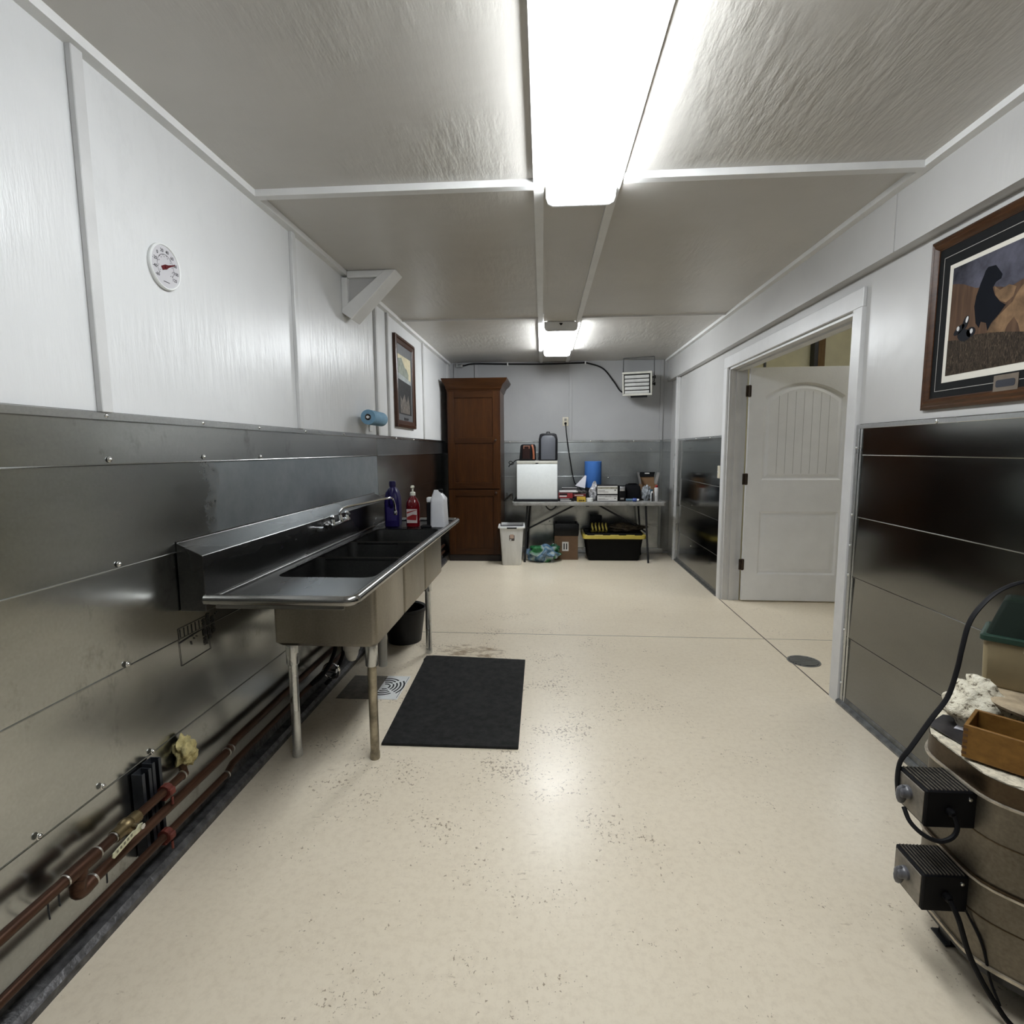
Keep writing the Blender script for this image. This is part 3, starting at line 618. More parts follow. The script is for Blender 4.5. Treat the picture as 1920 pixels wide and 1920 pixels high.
hd = MB(); hd.prism([(1.413, .276), (1.398, .280), (1.388, .272), (1.376, .276), (1.302, .264), (1.298, .254), (1.304, .247), (1.378, .258), (1.39, .257), (1.413, .258)], PX+.045, PX+.049, 'x', .0008, 1); ho = hd.part('valve_handle', mat('cream_valve_handle', (.52, .50, .33), .5, var=.2, scale=60), vo)
hp = MB()
for i in range(5): hp.box(PX+.0489, PX+.0494, 1.312+i*.013, 1.319+i*.013, .256+i*.0022, .264+i*.0022)
hp.part('handle_marks', mat('faded_ink', (.16, .15, .10), .6), ho, False)
for (y, z) in ((1.575, .266), (1.56, .122)):
    k = MB(); k.tube([(PX, y-.011, z), (PX, y+.011, z)], .0215, 10).box(PX-.019, PX+.008, y-.012, y+.012, z-.03, z-.019, .003, 1).box(PX+.012, PX+.028, y-.012, y+.012, z-.012, z+.012, .004, 1).cyl((PX+.02, y, z-.02), (PX+.02, y, z-.045), .004)
    k.part('pipe_clamp', M_rustred, cpw)
for y, z in ((1.19, .25), (1.16, .24), (1.335, .19)):
    MB().tube(smooth_path([(PX-.008, y, z+.004), (PX-.004, y-.004, z-.02), (PX-.02, y+.012, z-.055)], 4), .0022, 6).part('pipe_strap', M_strut, cpw)
stb = thing('strut_bracket', 'dull grey double steel strut standing behind the copper pipes on the wall', 'bracket', (XL+.03, 1.55, .07))
for y in (1.505, 1.550):
    MB().prism([(XL+.0075, y), (XL+.0075, y+.04), (XL+.043, y+.04), (XL+.043, y+.028), (XL+.04, y+.028), (XL+.04, y+.037), (XL+.0105, y+.037), (XL+.0105, y+.003), (XL+.04, y+.003), (XL+.04, y+.012), (XL+.043, y+.012), (XL+.043, y)], .085, .362 if y < 1.53 else .372).part('channel', M_strut, stb, False)
fm = MB(); fm.ball((XL+.028, 1.725, .315), .05, 4, (.6, .75, 1.05), .55, 2.2); fm.ball((XL+.02, 1.75, .285), .04, 3, (.6, .9, .8), .5, 3)
fm.thing('foam_lump', M_foam, 'yellow spray foam lump where the top copper pipe enters the wall', 'foam')

# ------------------------------------------------------------------ on the left wall
th = thing('wall_thermometer', 'round white dial thermometer with red pointer on the left wall', 'thermometer', (XL, 1.838, 1.98))
fr = MB(); D = T(XL, 1.838, 1.98) @ rot(pi/2, 'Y')
fr.lathe([(.073, 0), (.0745, .003), (.0745, .010), (.072, .0135), (.069, .0125), (.068, .0095), (.066, .009)], 48, D).part('rim', M_white, th)
MB().lathe([(.0675, .0085), (.0675, .0096)], 48, D).part('dial', mat('dial_face', (.52, .51, .53), .35, var=.02), th)
FX = frameM((XL+.0098, 1.838, 1.98), (0, 1, 0), (0, 0, 1))
tx = MB()
for i, s in enumerate((-60, -40, -20, 0, 20, 40, 60, 80, 100, 120)):
    a = radians(218-i*28.4); x, y = .0525*cos(a), .0525*sin(a)
    text_into(tx, str(s), .0155, FX @ T(x, y-.0055, 0), .0003, 'CENTER')
    for r, hw in ((.041, .0011),):
        for k in range(5):
            if i == 9 and k: continue
            b_ = a-radians(28.4)*k/5; L0 = .0045 if k == 0 else .002
            tx.box(r-L0, r, -hw, hw, 0, .0003, M=FX @ rot(b_, 'Z'))
    ai = radians(218-i*28.4-8); tx.box(.032, .0335, -.0022, .0022, 0, .0003, M=FX @ rot(ai, 'Z'))
tx.box(-.015, .015, -.050, -.048, 0, .0003, M=FX)
tx.part('numerals', M_black, th, False)
nd = MB(); nd.prism([(-.02, -.006), (-.022, .006), (0, .008), (.014, .004), (.05, .0012), (.05, -.0012), (.014, -.004), (0, -.008)], .0006, .0018, 'z', M=FX @ rot(radians(23), 'Z')); nd.lathe([(.005, 0), (.005, .003), (.001, .0035)], 14, FX)
nd.part('pointer', mat('dark_red_paint', (.085, .004, .007), .5, spec=.2), th)

rl = thing('paper_towel_holder', 'blue paper towel roll on a holder on the left wall', 'paper towels', (-1.215, 3.79, 1.585))
M_bluep = mat('pale_blue_paper', (.16, .30, .42), .85, var=.08, scale=30, bmp=.2, bscale=120)
RA = T(-1.213, 3.645, 1.585) @ rot(-pi/2, 'X')
MB().lathe([(.021, 0), (.05, 0), (.0505, .002), (.0505, .288), (.05, .29), (.021, .29)], 40, RA, cap=False).part('roll', M_bluep, rl)
MB().lathe([(.0185, .001), (.021, .001), (.021, .289), (.0185, .289), (.0185, .001)], 24, RA, cap=False).part('core', mat('brown_card', (.12, .065, .035), .85), rl)
MB().lathe([(.009, -.006), (.010, -.008), (.010, .30), (.009, .302)], 16, RA).part('rod', M_white, rl)
MB().tube([(-1.213, 3.948, 1.585), (-1.213, 3.956, 1.585), (-1.25, 3.956, 1.56), (-1.298, 3.956, 1.56)], .008).box(XL+.0, XL+.006, 3.92, 3.99, 1.50, 1.62, .002, 1).part('bracket', M_white, rl)

lp = thing('framed_picture', 'tall dark wooden framed print on the left wall near the cabinet', 'picture', (XL, 4.93, 1.56))
def frame_(mb, y0, y1, z0, z1, wd, x0, x1, sgn):
    pf = [(0, x0), (0, x1*.8+x0*.2), (.012, x1), (.024, x1), (.03, x1*.75+x0*.25), (wd-.008, x1*.6+x0*.4), (wd, x1*.45+x0*.55), (wd, x0)]
    rings = []
    for (a, b, sa, sb) in ((y0, z0, 1, 1), (y1, z0, -1, 1), (y1, z1, -1, -1), (y0, z1, 1, -1), (y0, z0, 1, 1)):
        rings.append([(x, a+sa*u, b+sb*u) for u, x in pf])
    mb.loft(rings, False)
f_ = MB(); frame_(f_, 4.60, 5.25, 1.562, 2.338, .062, XL, XL+.032, 1); f_.part('frame', M_darkframe, lp, True, 30)
pm_ = [mat('slate_mat', (.085, .088, .092), .5), mat('print_cream', (.50, .44, .28), .55, var=.2), mat('print_green', (.17, .19, .15), .55, var=.4, scale=20), mat('print_water', (.26, .28, .28), .5, var=.2), mat('print_dark', (.016, .016, .016), .6, spec=.2, var=.5, scale=30), mat('print_brown', (.10, .085, .07), .5, var=.9, scale=28)]
a = MB(); a.box(XL, XL+.010, 4.65, 5.2, 1.61, 2.29)
x_ = XL+.0101
def patch(mi, pts): a.mi = mi; a.poly([(x_+.0003*mi, y, z) for y, z in pts])
patch(1, [(4.71, 2.19), (5.14, 2.19), (5.14, 1.98), (4.71, 1.98)])
patch(2, [(4.71, 2.15), (4.83, 2.17), (4.93, 2.10), (5.0, 2.09), (5.06, 2.05), (5.06, 2.0), (4.71, 2.03)])
patch(3, [(4.71, 2.03), (5.14, 1.995), (5.14, 1.96), (4.71, 1.98)])
patch(4, [(4.71, 1.98), (5.14, 1.96), (5.14, 1.68), (4.71, 1.68)])
patch(5, [(4.76, 1.84), (4.83, 1.80), (4.90, 1.86), (4.97, 1.79), (5.03, 1.86), (5.08, 1.76), (5.08, 1.69), (4.76, 1.69)])
a.part('print', pm_, lp, False)
MB().box(XL, XL+.0135, 4.88, 5.02, 1.632, 1.652, .0004, 1).part('name_plate', mat('dull_plate', (.05, .05, .055), .35, .6), lp)

# ------------------------------------------------------------------ tall cabinet
cab = thing('tall_cabinet', 'tall dark stained wooden cabinet with crown standing in the far left corner', 'cabinet', (-.89, 6.83, 0))
CX0, CX1, CF, CBk = -1.212, -.572, 6.552, 7.125
MB().box(CX0, CX1, CF, CBk, .08, 2.09).box(CX0+.01, CX1-.01, CF+.04, CBk, 0, .08).part('carcass', M_cab, cab, False)
MB().box(CX0, CX1, CF+.002, CF+.03, 0, .075).part('toe_kick', mat('dark_toe_kick', (.012, .006, .004), .6), cab, False)
cr = MB(); rings = []
for z, e in ((2.062, .003), (2.078, .006), (2.085, .012), (2.105, .014), (2.13, .024), (2.165, .05), (2.18, .056), (2.19, .06), (2.202, .062), (2.202, .01)):
    rings.append([(CX0-e*.85, CF-e*1.25, z), (CX1+e*1.45, CF-e*1.25, z), (CX1+e*1.45, CBk, z), (CX0-e*.85, CBk, z)])
cr.loft(rings).part('crown', M_cabh, cab, True, 25)
def cab_door(z0, z1, mids, kx, kz):
    x0, x1, y0, y1 = CX0+.012, CX1-.012, CF-.022, CF-.001
    s = .075; m = MB()
    m.box(x0, x0+s, y0, y1, z0, z1, .002, 1).box(x1-s, x1, y0, y1, z0, z1, .002, 1)
    m.mi = 1
    for a, b in [(z0, z0+s), (z1-s, z1)]+[(q-.035, q+.035) for q in mids]: m.box(x0+s, x1-s, y0+.0005, y1, a, b, .002, 1)
    m.mi = 0
    m.box(x0+s, x1-s, y0+.011, y1-.002, z0+s, z1-s)
    d = m.part('door', [M_cab, M_cabh], cab, False)
    MB().lathe([(.006, 0), (.006, .012), (.014, .018), (.015, .026), (.010, .031), (.001, .032)], 16, T(kx, y0, kz) @ rot(pi/2, 'X')).part('knob', mat('dark_knob', (.03, .014, .007), .4), d)
cab_door(.895, 2.052, (1.475,), -.625, 1.475); cab_door(.085, .88, (), -.625, .845)
wf = MB(); wf.box(-.555, -.535, 7.05, 7.13, .69, .80, .004, 1).cyl((-.57, 7.05, .70), (-.47, 7.02, .79), .012).box(-.49, -.46, 7.03, 7.13, .72, .80, .004, 1)
wf.thing('hose_valve', mat('mixed_dull_chrome', (.30, .29, .28), .3, .9, .5, 60), 'small chrome hose valve on the back wall beside the cabinet', 'valve')

# ------------------------------------------------------------------ folding table
TX0, TX1, TY0, TY1, TZ = -.432, 1.395, 6.475, 7.105, .737
tb = thing('folding_table', 'grey-white plastic folding table along the back wall', 'table', (.48, 6.8, 0))
M_ttop = mat('dirty_grey_plastic', (.25, .245, .23), .6, var=.32, scale=14, bmp=.1, bscale=150)
t_ = MB(); t_.prism(rrect(TX0, TX1, TY0, TY1, .04), TZ-.045, TZ, 'z', .006, 2); t_.part('tabletop', M_ttop, tb)
for x, s in ((-.25, -1), (1.17, 1)):
    MB().tube([(x, 6.58, TZ-.046), (x+.012*s, 6.56, .40), (x+.03*s, 6.51, .02), (x+.031*s, 6.508, 0)], .0125, 10).part('leg', M_blackmetal, tb)
    MB().tube([(x-.025*s, 6.99, TZ-.046), (x+.0*s, 7.0, .40), (x+.025*s, 7.05, .02), (x+.026*s, 7.052, 0)], .0125, 10).part('leg', M_blackmetal, tb)
    MB().tube([(x+.012*s, 6.56, .36), (x+.002*s, 7.0, .36)], .010, 8).part('cross_bar', M_blackmetal, tb); MB().tube([(x, 6.58, TZ-.06), (x-.02*s, 6.99, TZ-.06)], .010, 8).part('cross_bar', M_blackmetal, tb)
    xe = .36 if s < 0 else .60
    MB().tube([(x+.006*s, 6.78, .37), (xe, 6.78, TZ-.052)], .0115, 8).part('brace', M_blackmetal, tb)
MB().tube(smooth_path([(-.02, 6.70, TZ-.046), (-.018, 6.70, .655), (.02, 6.70, .622), (.055, 6.70, .625), (.095, 6.70, .66), (.10, 6.70, TZ-.046)], 4), .009, 8).part('brace_loop', M_blackmetal, tb)
MB().box(.45, .49, 6.477, 6.5, TZ-.056, TZ-.044, .003, 1).part('latch', M_blackmetal, tb)

# ------------------------------------------------------------------ on the table
fr_ = thing('mini_fridge', 'small white fridge standing on the left end of the folding table', 'fridge', (-.132, 6.8, TZ))
FX0, FX1 = -.378, .112
MB().box(FX0+.006, FX1-.006, 6.60, 7.03, TZ+.02, 1.222, .008, 2).part('cabinet', mat('fridge_body', (.60, .61, .60), .4), fr_)
MB().box(FX0, FX1, 6.555, 6.597, TZ+.024, 1.186, .007, 3).part('door', mat('fridge_door', (.72, .75, .75), .38, var=.03, scale=30), fr_)
tp = MB(); tp.box(FX0, FX1, 6.557, 6.61, 1.189, 1.226, .005, 2); tpo = tp.part('top_trim', mat('fridge_trim', (.46, .45, .40), .45), fr_)
MB().lathe([(.02, 0), (.02, .002)], 20, T(-.135, 6.5585, 1.197) @ rot(pi/2, 'X') @ Matrix.Diagonal((1, .28, 1, 1))).part('badge', M_black, tpo)
MB().box(FX0-.04, FX1+.01, 6.53, 7.04, TZ+.0005, TZ+.019, .004, 1).part('base', M_black, fr_)

hc = thing('hard_case', 'upright dark grey plastic case with rounded top on the small fridge', 'case', (0, 6.72, 1.2265))
M_case = mat('slate_plastic', (.085, .09, .105), .42, var=.08, scale=40, stretch=(8, 1, .3))
prof = lambda m: [(-.111+m, m*.5), (.111-m, m*.5), (.115-m, .02), (.115-m, .26), (.10-m, .318-m), (.07-m, .33-m), (-.07+m, .33-m), (-.10+m, .318-m), (-.113+m, .26), (-.113+m, .02)]
MB(W[hc]).prism(prof(0), -.07, .09, 'y', .008, 2).part('shell', mat('black_case_shell', (.006, .006, .008), .5, spec=.2), hc)
MB(W[hc]).prism(prof(.028), -.082, -.068, 'y', .006, 2).part('front_panel', M_case, hc)
MB(W[hc]).tube([(-.022, 0, .328), (-.016, 0, .344), (.016, 0, .344), (.022, 0, .328)], .007, 8).part('handle', M_black, hc)
bc = thing('battery_charger', 'black portable charger with brown and orange trim left of the upright grey case', 'charger', (-.25, 6.72, 1.2265))
MB(W[bc]).prism([(-.10, 0), (.10, 0), (.098, .17), (.085, .20), (-.06, .20), (-.085, .185)], -.08, .08, 'y', .01, 2).part('body', M_black, bc)
pb = MB(W[bc]); pb.box(-.062, .03, -.088, -.079, .02, .165, .004, 1).part('face_plate', mat('dark_maroon_plate', (.015, .005, .004), .5, spec=.2), bc)
oo = MB(W[bc]); oo.box(-.05, .028, -.093, -.086, .172, .182, .002, 1).box(-.05, -.038, -.093, -.086, .145, .172, .002, 1).box(.014, .028, -.093, -.086, .145, .172, .002, 1); oo.part('trim', mat('dull_copper_trim', (.20, .085, .055), .45), bc)
MB(W[bc]).tube(smooth_path([(.052, -.085, .19), (.066, -.095, .15), (.074, -.097, .09), (.075, -.092, .02)], 4), .0125, 8).part('side_grip', mat('burnt_orange_rubber', (.27, .085, .04), .5), bc)
MB(W[bc]).tube(smooth_path([(-.10, -.05, .012), (-.14, -.115, .006), (-.17, -.15, -.02), (-.205, -.16, -.045), (-.225, -.165, -.07)], 5), .006, 8).tube(smooth_path([(-.17, -.15, -.02), (-.20, -.155, -.005), (-.222, -.16, -.022), (-.19, -.165, -.045), (-.16, -.155, -.03)], 5), .005, 8).part('lead', M_black, bc)

def carton(name, mats, x0, x1, y0, y1, z0, z1, label, cat, group=None, stripe=None, ends=None):
    o = thing(name, label, cat, ((x0+x1)/2, (y0+y1)/2, z0), 0, group)
    MB().box(x0, x1, y0, y1, z0, z1, .0025, 1).part('box', mats[0], o, False)
    if stripe:
        for k, (a, b, c, d, m) in enumerate(stripe): MB().box(x0+(x1-x0)*a, x0+(x1-x0)*b, y0-.0008, y0+.001, z0+(z1-z0)*c, z0+(z1-z0)*d).part('printed_band', m, o, False)
    return o
M_cblack = mat('black_card', (.008, .007, .008), .55, var=.2, spec=.2); M_cred = mat('red_card', (.23, .012, .014), .5, var=.1); M_cwhite = mat('white_card', (.60, .59, .57), .55, var=.06); M_cgrey = mat('grey_card', (.20, .19, .19), .5)
M_ink = mat('grey_print', (.16, .15, .14), .6)
G = 'small cartons heaped on the table'
carton('carton', [M_cblack], .125, .315, 6.56, 6.72, TZ+.0, TZ+.038, 'long black carton with two white lines, under the red-and-white carton by the fridge', 'carton', G, [(.12, .8, .2, .42, M_cwhite), (.12, .7, .68, .85, M_cwhite)])
carton('carton', [M_cred], .128, .296, 6.565, 6.70, TZ+.0385, TZ+.098, 'bright red carton with a white band lying right beside the small fridge', 'carton', G, [(.05, .58, .30, .55, M_cwhite), (.05, .62, .62, .98, M_cblack)])
carton('carton', [M_cwhite], .135, .36, 6.60, 6.72, TZ+.0985, TZ+.122, 'flat white carton with black edge on top of the bright red one', 'carton', G, [(0, 1, 0, .4, M_cblack)])
carton('carton', [M_cgrey], .17, .36, 6.74, 6.85, TZ, TZ+.152, 'dark grey carton rising highest behind the red cartons', 'carton', G, [(0, 1, .88, .96, M_cblack)])
carton('carton', [M_cblack], .318, .46, 6.60, 6.72, TZ, TZ+.05, 'short black carton under the dark red carton, behind the yellow box', 'carton', G)
carton('carton', [mat('dark_red_card', (.12, .010, .012), .5)], .305, .455, 6.60, 6.71, TZ+.0505, TZ+.088, 'dark red carton behind the small yellow box', 'carton', G, [(.1, .8, .45, .65, M_cwhite)])
rg = MB(); rg.ball((.40, 6.64, TZ+.108), .07, 3, (1.0, .6, .32), .5, 2.5); rg.thing('rag', mat('black_and_grey_rag', (.05, .045, .042), .9, var=.9, scale=40), 'crumpled dark rag on the dark red carton beside the blue roll', 'rag')
yb = carton('small_box', [mat('yellow_card', (.46, .31, .03), .5)], .346, .448, 6.50, 6.575, TZ, TZ+.058, 'small yellow box with black print at the table front edge', 'box', None, None)
lt = MB(); lt_ = [.006, .009, .004, .009, .006]
for i, wd_ in enumerate((.010, .012, .009, .012, .011)): lt.box(.366+i*.0145, .366+i*.0145+wd_, 6.499, 6.501, TZ+.010, TZ+.026)
lt.part('black_print', M_cblack, yb, False)
MB().lathe([(.036, 0), (.041, .004), (.043, .04), (.044, .045), (.04, .045), (.036, .008)], 24, T(.50, 6.545, TZ)).thing('white_tub', M_white, 'small white plastic tub beside the yellow box', 'tub')
MB().box(.47, .67, 6.78, 6.99, TZ, TZ+.148, .004, 1).thing('riser_box', M_cblack, 'black box standing beneath the blue paper roll', 'box')
br = thing('shop_towel_roll', 'large bright blue paper roll standing on end on the table', 'paper roll', (.562, 6.88, TZ+.149))
MB(W[br]).lathe([(.028, 0), (.103, 0), (.105, .004), (.105, .322), (.102, .326), (.028, .326), (.028, 0)], 40, cap=False).part('paper', mat('strong_blue_paper', (.035, .135, .42), .8, var=.07, scale=6, stretch=(6, 6, .3), bmp=.12, bscale=60), br)
MB(W[br]).lathe([(.0255, .002), (.028, .002), (.028, .325), (.0255, .325), (.0255, .002)], 20, cap=False).part('core', mat('brown_card', (.12, .065, .035), .85), br)
MB().prism([(.335, TZ+.178), (.455, TZ+.145), (.472, TZ+.30), (.455, TZ+.305)], 6.755, 6.757, 'y', M=None).prism([(.35, TZ+.17), (.45, TZ+.15), (.44, TZ+.25)], 6.763, 6.765, 'y').thing('paper_sheets', mat('paper_white', (.68, .68, .74), .7), 'white paper sheets leaning against the bright blue roll', 'paper')
pk = MB(); pk.ball((.555, 6.62, TZ+.115), .06, 3, (.75, .6, 1.7), .7, 2.4); pk.thing('plastic_packet', mat('clear_film', (.34, .34, .36), .25, var=.95, scale=30), 'crumpled clear plastic packet left of the stacked white boxes', 'packet')
def whitebox(z0, z1, lab):
    o = carton('parts_box', [M_cblack], .585, .838, 6.555, 6.72, z0, z1, lab, 'box', 'stacked white-labelled boxes', [(.02, .96, .10, .93, M_cwhite)])
    h = z1-z0; p = MB()
    p.box(.60, .68, 6.5535, 6.555, z0+h*.40, z0+h*.46); p.part('print_line', M_ink, o, False); p = MB().box(.60, .72, 6.5535, 6.555, z0+h*.28, z0+h*.33); p.part('print_line', M_ink, o, False); p = MB().box(.79, .812, 6.5535, 6.555, z0+h*.42, z0+h*.55)
    p.part('print_mark', M_ink, o, False); return o, h
o, h = whitebox(TZ, TZ+.08, 'lower white-labelled black box of the stack of two')
MB().box(.60, .825, 6.5535, 6.555, TZ+.055, TZ+.069).part('photo_strip', mat('grey_photo_print', (.30, .29, .28), .5, var=.6, scale=45), o, False)
o, h = whitebox(TZ+.0805, TZ+.195, 'upper white-labelled black box of the stack of two')
MB().box(.595, .83, 6.5535, 6.555, TZ+.15, TZ+.176).part('olive_strip', mat('olive_print', (.26, .25, .20), .5, var=.3, scale=40), o, False)
ln_ = thing('lantern', 'black upright lamp with square silver lens right of the white-labelled boxes', 'lantern', (.886, 6.60, TZ))
MB(W[ln_]).box(-.04, .04, -.04, .05, 0, .19, .008, 2).part('body', M_black, ln_)
MB(W[ln_]).box(-.03, .03, -.046, -.039, .125, .18, .004, 2).part('lens', mat('silver_lens', (.42, .43, .45), .15, .6, .3, 60), ln_)
MB(W[ln_]).box(-.022, .022, -.044, -.039, .022, .045, .003, 1).part('switch_plate', mat('dull_plate2', (.26, .25, .24), .35, .5), ln_)
bg = thing('tool_bag', 'black fabric tool bag between the black lamp and the brown carton', 'bag', (1.02, 6.70, TZ))
MB(W[bg]).loft([[(x, y, z) for x, y in rrect(-a, a, -c, c, .04)] for z, a, c in ((0, .09, .085), (.01, .098, .095), (.12, .10, .09), (.17, .095, .07), (.198, .075, .03), (.20, .05, .01))]).part('bag_body', mat('black_canvas', (.005, .005, .006), .9, var=.3, scale=80, spec=.1), bg)
MB(W[bg]).tube(smooth_path([(-.05, 0, .195), (-.04, -.03, .207), (.04, -.03, .207), (.05, 0, .195)], 4), .006, 8).part('handle', M_black, bg)
fl = thing('flashlight', 'blue flashlight lying at the table front before the black bag', 'flashlight', (1.0, 6.52, TZ+.022), radians(-4))
MB(W[fl]).lathe([(.014, -.075), (.016, -.073), (.016, .0), (.013, .004)], 18, rot(pi/2, 'Y')).part('barrel', mat('steel_blue', (.10, .17, .24), .35, .3), fl)
MB(W[fl]).lathe([(.016, .002), (.022, .012), (.0225, .045), (.018, .05)], 18, rot(pi/2, 'Y')).part('head', mat('royal_blue', (.02, .05, .22), .35), fl)
MB(W[fl]).lathe([(.014, .05), (.014, .076), (.011, .079)], 16, rot(pi/2, 'Y')).part('cap', M_white, fl)
cbx = thing('open_carton', 'open brown carton with raised flaps at the right end of the table', 'carton', (1.245, 6.87, TZ))
M_card = mat('brown_cardboard', (.20, .115, .055), .8, var=.12)
c_ = MB(W[cbx]); c_.box(-.095, .095, -.11, -.106, 0, .17).box(-.095, .095, .106, .11, 0, .20).box(-.095, -.091, -.11, .11, 0, .19).box(.091, .095, -.11, .11, 0, .19).box(-.095, .095, -.11, .11, 0, .004); c_.part('box', M_card, cbx, False)
c_ = MB(W[cbx]); c_.box(-.092, .092, .107, .110, .20, .29); c_.part('rear_flap', M_card, cbx, False)
c_ = MB(W[cbx]); c_.prism([(-.10, .275), (.085, .275), (.10, .335), (-.085, .335)], .098, .106, 'y'); fo_ = c_.part('folded_flap', M_black, cbx, False)
MB(W[cbx]).box(-.028, .03, .0965, .098, .312, .326).part('white_sticker', M_cwhite, fo_, False)
for s in (-1, 1): MB(W[cbx]).prism([(s*.095, .19), (s*.128, .335), (s*.124, .335), (s*.091, .19)], -.06, .10, 'y').part('side_flap', mat('grey_card_side', (.26, .25, .235), .7), cbx, False)
ps = thing('plastic_bag', 'clear plastic bag of small parts leaning against the open carton', 'bag', (1.185, 6.66, TZ))
MB(W[ps]).ball((0, 0, .085), .055, 3, (1.0, .7, 1.75), .55, 2.6).part('film', mat('frosty_film', (.24, .26, .28), .22, var=.95, scale=26), ps)
sc_ = thing('spray_can', 'white aerosol spray can with red cap at the table right end', 'spray can', (1.30, 6.62, TZ))
MB(W[sc_]).lathe([(.026, 0), (.0275, .003), (.0275, .145), (.024, .158), (.014, .164)], 20).part('can', mat('can_white', (.56, .56, .56), .3, var=.25, scale=25), sc_)
MB(W[sc_]).lathe([(.014, .163), (.015, .165), (.015, .188), (.011, .192)], 16).part('cap', mat('cap_red', (.30, .02, .02), .4), sc_)
sp2 = thing('spray_bottle', 'slim spray bottle with dark trigger between clear bag and spray can', 'bottle', (1.243, 6.60, TZ))
MB(W[sp2]).lathe([(.018, 0), (.02, .003), (.02, .09), (.013, .115), (.009, .12)], 16).part('bottle', mat('bottle_grey', (.42, .43, .44), .3, var=.3, scale=40), sp2)
MB(W[sp2]).box(-.024, .012, -.008, .008, .12, .145, .004, 1).box(-.018, -.010, -.005, .005, .075, .122, .002, 1).part('trigger', mat('teal_trigger', (.045, .09, .12), .4), sp2)
MB(W[sp2]).box(-.007, .007, -.022, -.019, .0, .10, .002, 1).part('label_band', M_black, sp2)

# ------------------------------------------------------------------ under the table
tc = thing('trash_can', 'white plastic trash can on the floor beside the wooden cabinet', 'trash can', (-.435, 6.47, 0), radians(3))
P = W[tc]
M_bin = mat('scuffed_white_plastic', (.66, .665, .655), .45, var=.1, scale=9, stretch=(2, 2, .4))
oR = lambda a, c, z, r=.03: [(x, y, z) for x, y in rrect(-a, a, -c, c, r)]
MB(P).loft([oR(.108, .145, 0), oR(.112, .149, .006), oR(.142, .175, .455), oR(.137, .17, .455), oR(.107, .144, .012)], False).poly(oR(.107, .144, .012)).poly(oR(.108, .145, 0)[::-1]).part('bin', M_bin, tc)
MB(P).loft([oR(.141, .174, .44), oR(.158, .19, .445), oR(.16, .192, .458), oR(.156, .188, .468), oR(.14, .173, .468), oR(.137, .17, .45)], False).part('rim', M_white, tc)
MB(P).box(-.055, .06, -.193, -.1905, .442, .459, .001, 1).part('bag_edge', M_black, tc); MB(P).box(-.05, .10, .185, .1885, .45, .474, .001, 1).part('bag_edge', M_black, tc)
MB(P).loft([oR(.13, .163, .44), oR(.118, .152, .20)], True).part('bin_bag', mat('grey_bag_film', (.10, .10, .11), .4, var=.6, scale=18), tc)
e_ = MB(P); TILT = T(0, -.1672, .335) @ rot(radians(-3.3), 'X')
e_.prism([(x, z) for x, z in rrect(-.028, .034, -.04, .045, .012)], -.004, -.001, 'y', M=TILT); eo = e_.part('emblem_outline', mat('emblem_dark', (.06, .05, .045), .5), tc)
MB(P).prism([(x, z) for x, z in rrect(-.02, .026, -.01, .037, .008)], -.0055, -.0035, 'y', M=TILT).part('emblem_fill', mat('emblem_tan', (.46, .33, .26), .5), eo)
MB(P).box(-.022, -.002, -.0056, -.0035, -.036, -.02, M=TILT).part('emblem_patch', M_cwhite, eo)
bl = thing('bottle_bag', 'see-through green and blue plastic bag bundle on the floor under the table', 'bag', (-.055, 6.56, 0))
mb_ = bpy.data.materials.new('green_blue_film'); t, b = nt(mb_)
t.links.new(ramp(t, tex(t, 5, 2, .45), [(.30, (.012, .10, .035)), (.42, (.02, .16, .05)), (.48, (.30, .36, .36)), (.54, (.05, .14, .24)), (.62, (.16, .24, .34)), (.72, (.03, .09, .06))]), b.inputs['Base Color'])
b.inputs['Roughness'].default_value = .14; bump(t, b, tex(t, 24, 3, .6), .9, .03)
x = MB(W[bl]); x.ball((0, 0, .098), .135, 4, (1.38, .85, .72), .5, 2.3)
for v in x.bm.verts: v.co.z = max(v.co.z, .0)
x.part('film', mb_, bl, True, 60)
MB(W[bl]).ball((.13, .06, .155), .07, 3, (1, .7, .75), .5, 3).part('bag_neck', mat('dark_green_film', (.012, .075, .04), .2, var=.5, scale=20, bmp=.5, bscale=40), bl)
cbd = thing('cardboard_box', 'brown cardboard box lined with a black bag under the table', 'box', (.225, 6.80, 0))
MB(W[cbd]).box(-.145, .145, -.13, .13, 0, .325, .003, 1).part('box', mat('dark_brown_card', (.13, .075, .04), .8, var=.12), cbd, False)
MB(W[cbd]).loft([oR(.149, .135, .30, .012), oR(.153, .139, .32, .012), oR(.158, .142, .44, .015), oR(.15, .135, .452, .02), oR(.135, .12, .45, .02), oR(.125, .11, .345, .02)]).part('bag_liner', mat('black_film', (.003, .003, .003), .35, spec=.2, var=.3, scale=20, bmp=.4, bscale=30), cbd)
lb_ = MB(W[cbd]).box(-.05, .03, -.1315, -.130, .11, .225).part('label_card', M_cwhite, cbd, False)
MB(W[cbd]).box(-.032, -.018, -.1325, -.1312, .13, .205).part('arrow_bar', M_black, lb_, False)
MB(W[cbd]).box(-.002, .012, -.1325, -.1312, .13, .205).part('arrow_bar', M_black, lb_, False)
tt = thing('storage_tote', 'large black storage tote with yellow lid under the table', 'tote', (.805, 6.83, 0))
P = W[tt]; M_tote = mat('black_tote_plastic', (.003, .003, .003), .6, var=.2, spec=.12); M_yel = mat('tote_yellow', (.50, .40, .07), .45, var=.12)
MB(P).loft([oR(.30, .19, 0), oR(.31, .20, .01), oR(.345, .225, .27), oR(.36, .235, .275), oR(.36, .235, .29)]).part('tub', M_tote, tt)
